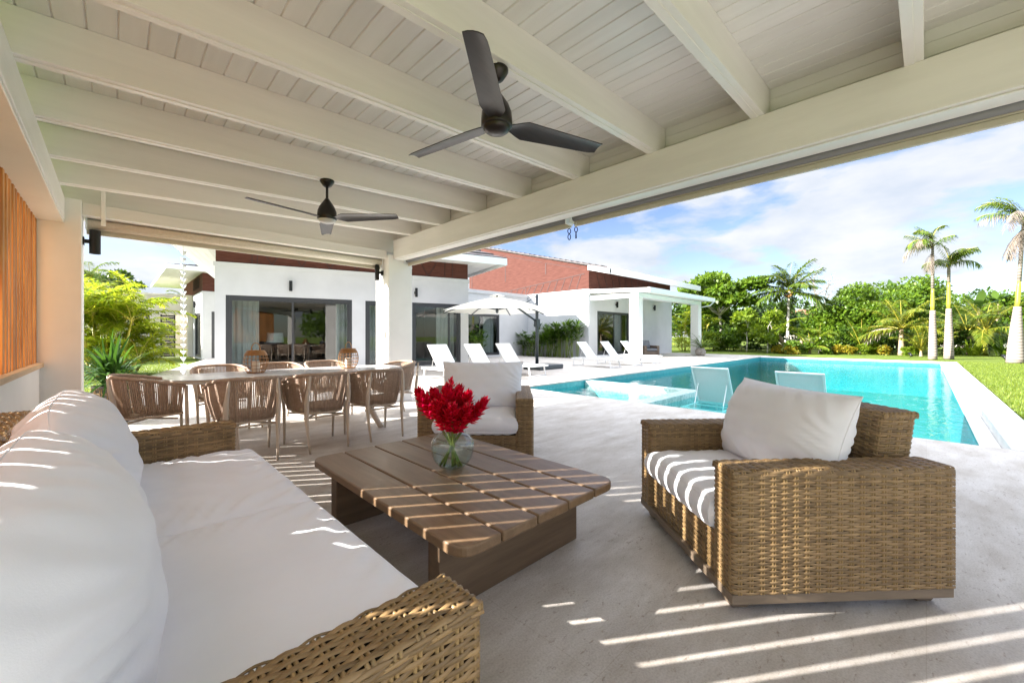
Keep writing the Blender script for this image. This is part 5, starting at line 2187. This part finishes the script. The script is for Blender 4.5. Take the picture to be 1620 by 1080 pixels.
# lady palms against the white wall
def lady(label, loc, h, ns, seed):
    r = np.random.default_rng(seed)
    t = thing('lady_palm', label, 'palm clump', loc, 0, 'lady palms along the white side wall')
    ms, ml = MB(), MB()
    for k in range(ns + 5):
        b = np.array((r.normal(0, .16), r.normal(0, .28), 0))
        hh = h * r.uniform(.40, .85)
        tp = b + np.array((r.normal(0, .12), r.normal(0, .14), hh))
        ms.tube([b, (b + tp) / 2, tp], [.022, .02, .018], 6)
        for j in range(7):
            a = r.uniform(0, 2 * PI)
            e = r.uniform(-.1, 1.0)
            d = np.array((math.cos(a) * math.cos(e), math.sin(a) * math.cos(e), math.sin(e)))
            c = tp + d * r.uniform(.18, .34) - np.array((0, 0, r.uniform(0, .45) * (j > 3)))
            ms.tube([tp - (0, 0, .1 * (j > 3)), c], [.007, .005], 4)
            nf = 8
            side = np.cross(d, (0, 0, 1.0))
            side /= np.linalg.norm(side) + 1e-9
            up = np.cross(side, d)
            th = np.linspace(-1.25, 1.25, nf)
            dd = d[None] * np.cos(th)[:, None] + side[None] * np.sin(th)[:, None] + up[None] * .12
            dd /= np.linalg.norm(dd, axis=1)[:, None]
            blade_arr(np.repeat(c[None], nf, 0), dd, r.uniform(.28, .46, nf), np.full(nf, .028), r.uniform(.05, .16, nf), ml, 3)
    ms.build('stem', M['stem'], t, smooth=True)
    ml.build('leaves', M['lady'], t, smooth=True)


lady('low lady palm clump at the left end of the row by the wall corner', (17.55, 16.75, .0), 1.35, 7, 91)
lady('lady palm clump left of the umbrella pole against the white wall', (17.75, 15.85, .0), 1.95, 8, 92)
lady('lady palm clump partly behind the umbrella pole', (17.75, 15.05, .0), 1.75, 6, 93)
lady('tallest lady palm clump right of the umbrella pole', (17.75, 14.35, .0), 2.25, 9, 94)
lady('lady palm clump at the right end of the row on the white wall', (17.75, 13.55, .0), 2.05, 8, 95)
lady('lady palm seen at the recessed glass door behind the loungers', (13.9, 16.9, .0), 1.9, 5, 96)

# plant in the stone pot by the porch column
t = thing('stone_pot', 'small mottled stone pot at the foot of the far porch column', 'pot', (25.3, 9.55, 0))
m = MB()
m.lathe([(0, 0), (.20, 0), (.29, .12), (.30, .28), (.22, .42), (.24, .46), (.18, .46), (.16, .40), (0, .40)], 20)
m.build('bowl', M['stonepot'], t, smooth=True)
t = thing('asparagus_fern', 'feathery green plant in the stone pot by the porch column', 'potted plant', (25.3, 9.55, .40))
m = MB()
r_ = np.random.default_rng(9)
for k in range(26):
    frond(m, (r_.normal(0, .05), r_.normal(0, .05), 0), r_.uniform(0, 6.28), r_.uniform(.5, 1.4), r_.uniform(.7, 1.25), r_.uniform(.5, 1.3), .16, .010, 26, r=r_, sr=.006)
m.build('leaves', M['leaf'], t, smooth=True)

# ---- right garden
leafy('wide sea-grape tree with pale branches above the porch roof', at(1142, 38, GZ), 7.1, 4.0, 2.0, nleaf=7500, size=.42, leaf='leaf', bark='palebark', seed=101, nb=22, limbs=11, tr=.16, open_=True)
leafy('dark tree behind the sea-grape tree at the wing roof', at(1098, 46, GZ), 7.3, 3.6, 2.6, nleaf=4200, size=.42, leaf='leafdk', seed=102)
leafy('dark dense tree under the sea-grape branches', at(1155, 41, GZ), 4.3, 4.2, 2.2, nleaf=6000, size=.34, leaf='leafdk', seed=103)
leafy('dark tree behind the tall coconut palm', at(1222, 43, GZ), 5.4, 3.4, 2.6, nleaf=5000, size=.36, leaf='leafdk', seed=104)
palm('tallest coconut palm with dark nuts left of the bare tree', at(1246, 34, GZ), 5.0, 22, 2.9, .95, .045, .11, leaf='coco', trunk='palebark', seed=105, lean=(-.1, -.15), nuts=True, el=(-.25, 1.5), droop=(.55, 1.25), nl=54, stalk='stalk')
palm('short leaning coconut palm with lime fronds under the tallest palm', at(1243, 31.5, GZ), 1.5, 10, 2.5, .62, .045, .15, leaf='leaflt', trunk='palmbark', seed=106, lean=(-.55, .45), el=(.25, 1.35), droop=(.6, 1.6))
leafy('slender young tree with round lime leaves, left of the pair', at(1181, 32, GZ), 3.4, 1.15, 1.2, nleaf=1300, size=.30, leaf='leaflt', bark='palebark', seed=107, tr=.06, limbs=7, nb=14, open_=True)
leafy('slender young tree on two thin trunks near the lawn edge', at(1214, 30, GZ), 3.1, 1.1, 1.2, nleaf=1200, size=.28, leaf='leaflt', bark='palebark', seed=108, tr=.05, limbs=7, nb=14, open_=True)
# bare tree
t = thing('bare_tree', 'leafless grey tree with fine twigs right of the tallest coconut palm', 'tree', at(1294, 37, GZ))
m = MB()
r_ = np.random.default_rng(109)


def branch(m, p, d, L, rad, lev):
    e = p + d * L
    md = (p + e) / 2 + r_.normal(0, .05 * L, 3)
    m.tube([p, md, e], [rad, rad * .8, rad * .6], 5)
    if lev == 0:
        return
    for k in range(3 if lev > 1 else 4):
        nd = d + r_.normal(0, .48, 3) + (0, 0, .12)
        nd /= np.linalg.norm(nd)
        branch(m, e if k else md, nd, L * r_.uniform(.6, .85), rad * .55, lev - 1)


branch(m, np.array((0, 0, 0.0)), np.array((0.0, 0, 1.0)), 3.6, .13, 0)
branch(m, np.array((0, 0, 3.5)), np.array((-.05, .05, 1.0)), 1.5, .09, 4)
branch(m, np.array((0, 0, 3.2)), np.array((.5, -.4, .8)), 1.3, .06, 3)
m.build('trunk', M['bark'], t)
big = [
    ('big rounded tree mass nearest the bare tree', 1322, 33, 4.2, 2.4, 2.3, 'leaf', .27),
    ('broad bright tree left of the middle in the green mass', 1358, 32, 4.9, 2.7, 2.6, 'leaf', .28),
    ('broad tree filling the middle of the green mass', 1392, 33.5, 5.7, 2.8, 3.0, 'leaf', .28),
    ('tree at the right end of the green mass behind the mid coconut palm', 1432, 34, 6.2, 2.6, 3.1, 'leaf', .28),
    ('dark tree behind the two royal palms', 1478, 37, 6.0, 2.9, 3.1, 'leaf', .30),
    ('dark tree behind the banana leaves at right', 1535, 39, 5.2, 3.0, 2.8, 'leafdk', .32),
    ('dark tree at the right edge behind the biggest royal palm', 1600, 36, 5.6, 2.8, 2.9, 'leaf', .30),
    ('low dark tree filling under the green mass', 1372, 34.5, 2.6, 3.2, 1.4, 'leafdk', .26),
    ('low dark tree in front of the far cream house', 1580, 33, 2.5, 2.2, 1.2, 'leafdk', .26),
]
for i, (lab, px, d, h, rx, rz, lf, sz) in enumerate(big):
    leafy(lab, at(px, d, GZ), h, rx, rz, nleaf=7500, size=sz, leaf=lf, seed=120 + i, nb=24)
palm('short palm with yellow stalks in front of the green mass', at(1362, 29, GZ), .55, 9, 2.3, .60, .04, .10, leaf='leaf', seed=131, el=(.55, 1.4), droop=(.25, .9), trunk='palmbark', name='young_palm')
palm('mid coconut palm with arching fronds left of the royal palms', at(1426, 27, GZ), 1.75, 15, 2.7, .70, .045, .14, leaf='cocoyel', seed=132, el=(.05, 1.4), droop=(.5, 1.5), lean=(0, 0), dry=2)
palm('golden young palm beside the first royal palm', at(1457, 25.5, GZ), .35, 11, 2.0, .50, .035, .07, leaf='cocoyel', seed=133, el=(.6, 1.45), droop=(.4, 1.1), name='young_palm')
palm('low lime palm on the lawn edge below the bare tree', at(1281, 29, GZ), .35, 10, 1.9, .48, .035, .08, leaf='leaflt', seed=134, el=(.3, 1.3), droop=(.5, 1.5), name='young_palm')
palm('small palm with pale trunk under the bare tree', at(1297, 29.5, GZ), 1.3, 8, 1.4, .40, .03, .08, leaf='leaflt', trunk='palebark', seed=135, el=(.3, 1.3), name='young_palm')
palm('coconut palm with spreading fronds right of the second royal palm', at(1530, 28, GZ), 1.6, 16, 3.0, .75, .045, .14, leaf='coco', seed=136, el=(-.1, 1.2), droop=(.5, 1.4), dry=1)
palm('yellow-trunked palm right of the second royal palm', at(1559, 26.5, GZ), 1.6, 11, 2.7, .65, .045, .10, leaf='cocoyel', trunk='crownshaft', seed=137, el=(.1, 1.35), droop=(.5, 1.5))
RP = 'royal palms on the lawn'


def royal(label, loc, zg, zy, h, r0, r1, nf, L, seed, taz, dry, lean=0.0):
    """grey ringed trunk to zg, yellow crownshaft to zy, dry sheath to the crown at h"""
    r = np.random.default_rng(seed)
    ln = lambda z: np.array((.7145 * lean * (z / h) ** 1.4, -.6997 * lean * (z / h) ** 1.4, z))
    t = thing('royal_palm', label, 'palm tree', loc, 0, RP)
    m = MB()
    zs = np.linspace(0, zg, 12)
    rr = r1 + (r0 - r1) * np.interp(zs / zg, [0, .04, .3, .6, 1], [1.12, 1.0, .80, .5, 0])
    m.tube([ln(z) for z in zs], rr, 18)
    m.build('trunk', M['royal'], t, smooth=True)
    m = MB()
    zs = np.linspace(zg - .02, zy, 6)
    m.tube([ln(z) for z in zs], r1 * np.array([.72, .74, .73, .68, .62, .56]), 16)
    m.build('crownshaft', M['crownshaft'], t, smooth=True)
    m = MB()
    m.tube([ln(zy - .03), ln((zy + h) / 2), ln(h)], [r1 * .62, r1 * .60, r1 * .42], 12)
    m.build('leaf_sheath', M['royal'], t, smooth=True)
    m = MB()
    for k in range(nf):
        az = (k * 2.39996 + r.normal(0, .3)) if k % 2 else taz + r.normal(0, .7)
        e = r.uniform(.55, 1.5)
        frond(m, ln(h - r.uniform(0, .5)), az, e, L * r.uniform(.6, 1.05), r.uniform(.9, 2.0), .46, .016, 48, vee=.0, r=r, sr=.022, stalk_mi=1, sdroop=.75)
    m.build('crown', [M['coco'], M['stalk']], t, smooth=True)
    m = MB()
    for k in range(dry):
        az = taz + r.normal(0, .55)
        if k % 2:
            frond(m, ln(h - .2), az, r.uniform(.2, .8), L * .95, r.uniform(1.5, 2.2), .42, .014, 40, vee=.0, r=r, sr=.02, sdroop=1.1)
        else:
            frond(m, ln(h - .5), az, r.uniform(-1.2, -.8), L * .8, r.uniform(.3, .5), .34, .012, 36, vee=.0, r=r, sr=.02, sdroop=.8)
    if dry:
        m.build('dry_fronds', M['dry'], t, smooth=True)


royal('royal palm with a hanging dry frond, left of the close pair', at(1475.5, 22, GZ), 2.67, 3.87, 6.4, .185, .115, 11, 1.5, 141, 2.5, 4)
royal('royal palm with a fresh green crown, right of the close pair', at(1501, 22.6, GZ), 2.8, 4.3, 5.5, .21, .118, 13, 1.45, 142, -.9, 0)
royal('biggest royal palm with a swollen trunk at the right edge', at(1606, 19.2, GZ), 2.67, 3.9, 6.9, .29, .125, 11, 2.0, 143, 2.4, 8, .42)


def banana(label, loc, h, nl, L, seed):
    r = np.random.default_rng(seed)
    t = thing('banana_plant', label, 'banana plant', loc)
    m = MB()
    m.tube([(0, 0, 0), (0, 0, h)], [.14, .09], 10)
    m.build('trunk', M['palmbark'], t, smooth=True)
    m = MB()
    for k in range(nl):
        az = r.uniform(0, 6.28)
        e = r.uniform(.6, 1.4)
        d = np.array([[math.cos(az) * math.cos(e), math.sin(az) * math.cos(e), math.sin(e)]])
        ln = L * r.uniform(.8, 1.1)
        blade_arr(np.array([(0, 0, h - .1)]), d, np.array([ln]), np.array([.27]), np.array([ln * r.uniform(.15, .6)]), m, 7)
    m.build('leaves', M['banana'], t, smooth=True)


banana('banana plant with broad leaves over the green mass top', at(1413, 37, GZ), 5.1, 10, 2.0, 151)
banana('banana plant with broad torn leaves right of the royal pair', at(1548, 33, GZ), 3.6, 9, 2.2, 152)
banana('taller banana plant behind, toward the biggest royal palm', at(1578, 36, GZ), 4.4, 9, 2.0, 153)
banana('banana plant with dark leaves beside the tall coconut trunk', at(1268, 35, GZ), 1.5, 9, 1.7, 154)


def strap_clump(label, loc, L, n, leaf, seed, wd=.05, name='heliconia', cat='plant', e0=.5):
    r = np.random.default_rng(seed)
    t = thing(name, label, cat, loc)
    m = MB()
    az = r.uniform(0, 2 * PI, n)
    el = r.uniform(e0, 1.5, n)
    d = np.stack([np.cos(az) * np.cos(el), np.sin(az) * np.cos(el), np.sin(el)], 1)
    b = np.stack([r.normal(0, .15, n), r.normal(0, .15, n), np.zeros(n)], 1)
    blade_arr(b, d, L * r.uniform(.6, 1.1, n), r.uniform(.6, 1.2, n) * wd, L * r.uniform(.05, .45, n), m, 4)
    m.build('leaves', M[leaf], t, smooth=True)


strap_clump('upright green strap-leaved clump between the yellow palm and coconut', at(1543, 26.5, GZ), 1.35, 34, 'leaflt', 161, .06)
strap_clump('upright green strap-leaved clump left of the biggest royal palm', at(1588, 25.5, GZ), 1.5, 36, 'leaf', 162, .07)
strap_clump('strap-leaved clump behind the second royal palm', at(1516, 27.5, GZ), 1.2, 30, 'leaf', 163, .05)
for i, (px, d, s, lf, lab) in enumerate(((1234, 29.5, 0.46, 'croton', 'yellow croton bush at the foot of the short leaning palm'), (1252, 28.5, .55, 'croton', 'small orange croton right of the leaning palm foot'),
                                  (1325, 28.3, 0.50, 'croton', 'red and yellow croton bush left of the yellow-stalked palm'), (1345, 28.0, 0.43, 'croton', 'croton bush just beside the yellow-stalked palm foot'),
                                  (1370, 28.4, .75, 'leaflt', 'lime bush right of the yellow-stalked palm foot'), (1399, 27.4, 0.46, 'croton', 'bright yellow croton bush left of the mid coconut trunk'),
                                  (1442, 26.4, .5, 'leaflt', 'low lime bush between the mid coconut and golden palm'), (1306, 28.6, .8, 'leaf', 'round green bush below the bare tree'),
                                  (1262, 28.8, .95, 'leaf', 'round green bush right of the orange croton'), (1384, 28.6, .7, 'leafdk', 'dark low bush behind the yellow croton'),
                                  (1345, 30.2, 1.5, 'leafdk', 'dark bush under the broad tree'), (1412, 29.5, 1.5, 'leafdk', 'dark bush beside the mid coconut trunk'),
                                  (1128, 34.5, 1.2, 'leaflt', 'lime bush right of the far porch column'), (1154, 33.5, 1.3, 'leaf', 'green bush left of the slender tree'), (1173, 34.0, 1.9, 'leaf', 'taller green bush behind the slender tree'),
                                  (1196, 35, 1.9, 'leafdk', 'dark bush between the slender trees'), (1228, 33.5, 1.4, 'leafdk', 'dark bush left of the leaning palm'), (1490, 28.5, 1.6, 'leafdk', 'dark bush between the royal palm trunks'),
                                  (1566, 30, 1.5, 'leafdk', 'dark bush behind the strap-leaved clumps'))):
    leafy(lab, at(px, d, GZ), s * 1.25, s * .85, s * .7, name='garden_bush', cat='bush', nleaf=1500, size=.15 + .05 * s, leaf=lf, seed=170 + i, tr=.03, limbs=3, nb=10, zc=s * .55)
areca('yellow-green areca clump seen between the porch wall and column', at(1082, 35, GZ), 3.6, 7, .6, 191, L=1.7, leaf='leafyel')
areca('second areca clump right behind the far porch column', at(1100, 37, GZ), 4.2, 6, .6, 192, L=1.7, leaf='leaflt')

# far-off wood closing the garden
m = MB()
r_ = np.random.default_rng(200)
blobs = []
for px in np.linspace(1040, 1700, 60):
    d = r_.uniform(46, 56)
    p = at(px, d)
    hgt = r_.uniform(3.2, 5.2)
    blobs.append((p[0], p[1], hgt * .45, 2.4, 2.4, hgt * .6))
for px in np.linspace(40, 330, 24):
    p = at(px, r_.uniform(60, 68))
    blobs.append((p[0], p[1], 2.0, 2.6, 2.6, 2.6))
blobs_crown(m, blobs, 26000, .5, r_)
kind(m.build('distant_woodland', M['leafdk']), 'stuff')

for i, (x, y, h, rx, lf, lab) in enumerate(((-1.5, -17, 4.6, 2.6, 'leaf', 'bushy tree behind the lounge, mirrored in the glass doors'), (3.8, -19, 5.2, 3.0, 'leafdk', 'darker bushy tree behind the lounge, mirrored in the right door'))):
    leafy(lab, (x, y, GZ), h, rx, h * .42, nleaf=2500, size=.32, leaf=lf, seed=210 + i)
# grass blades standing on the nearer lawn
m = MB()
r_ = np.random.default_rng(300)


def grass_patch(x0, x1, y0, y1, n, keep=None):
    p = np.stack([r_.uniform(x0, x1, n), r_.uniform(y0, y1, n), np.full(n, LZ)], 1)
    if keep is not None:
        p = p[keep(p)]
    k = len(p)
    az = r_.uniform(0, 2 * PI, k)
    hgt = r_.uniform(.03, .075, k)
    a = np.stack([np.cos(az) * .5, np.sin(az) * .5, np.ones(k)], 1) * hgt[:, None]
    b = np.stack([-np.sin(az), np.cos(az), np.zeros(k)], 1) * r_.uniform(.004, .009, k)[:, None]
    m.leaves(p, a, b)


grass_patch(7.5, 30, -6.5, -1.0, 60000, lambda p: r_.random(len(p)) < np.clip(1.25 - (p[:, 0] - 7) / 26, .2, 1))
grass_patch(-4.5, 2.2, 8.5, 24, 34000, lambda p: (p[:, 0] < -1.65 + (p[:, 1] - 7.5) * .272 - .02) & (p[:, 1] > 9))
kind(m.build('grass', leafmat('grass_blade', (0.08, 0.14, 0.010), (0.21, 0.26, 0.035), 0.4)), 'stuff')
# neighbouring houses far behind
nh = thing('neighbour_house', 'cream house with terracotta roof glimpsed between the palm trunks at right', 'house', at(1540, 47, GZ), R(-40))
m = MB()
m.box(-4, 4, -2.5, 2.5, 0, 2.9)
m.build('wall', M['cream'], nh)
m = MB()
hip_roof(m, -4.5, 4.5, -3, 3, 2.9, .4)
m.build('roof', M['redroof'], nh)
m = MB()
m.box(-1.2, -.2, -2.54, -2.501, 1.0, 2.0)
m.build('window', M['frame'], nh)
nh = thing('neighbour_house', 'distant terracotta roof showing beside the tall coconut trunk', 'house', at(1272, 60, GZ), R(-50))
m = MB()
m.box(-3, 3, -2.5, 2.5, 0, 4.0)
m.build('wall', M['cream'], nh)
m = MB()
hip_roof(m, -3.5, 3.5, -3, 3, 4.0, .4)
m.build('roof', M['redroof'], nh)

# small garden spotlights on the lawn
for (px, d, lab) in ((1441, 24.5, 'small black garden spotlight on the lawn before the golden palm'), (1590, 21.5, 'small black garden spotlight left of the biggest royal palm foot')):
    t = thing('garden_spotlight', lab, 'spotlight', at(px, d, GZ), R(30))
    m = MB()
    m.tube([(0, 0, 0), (0, 0, .12)], .02, 8)
    m.build('stake', M['black'], t)
    m = MB()
    m.tube([(-.10, 0, .10), (.14, 0, .24)], [.06, .085], 12)
    m.build('head', M['black'], t, smooth=True)
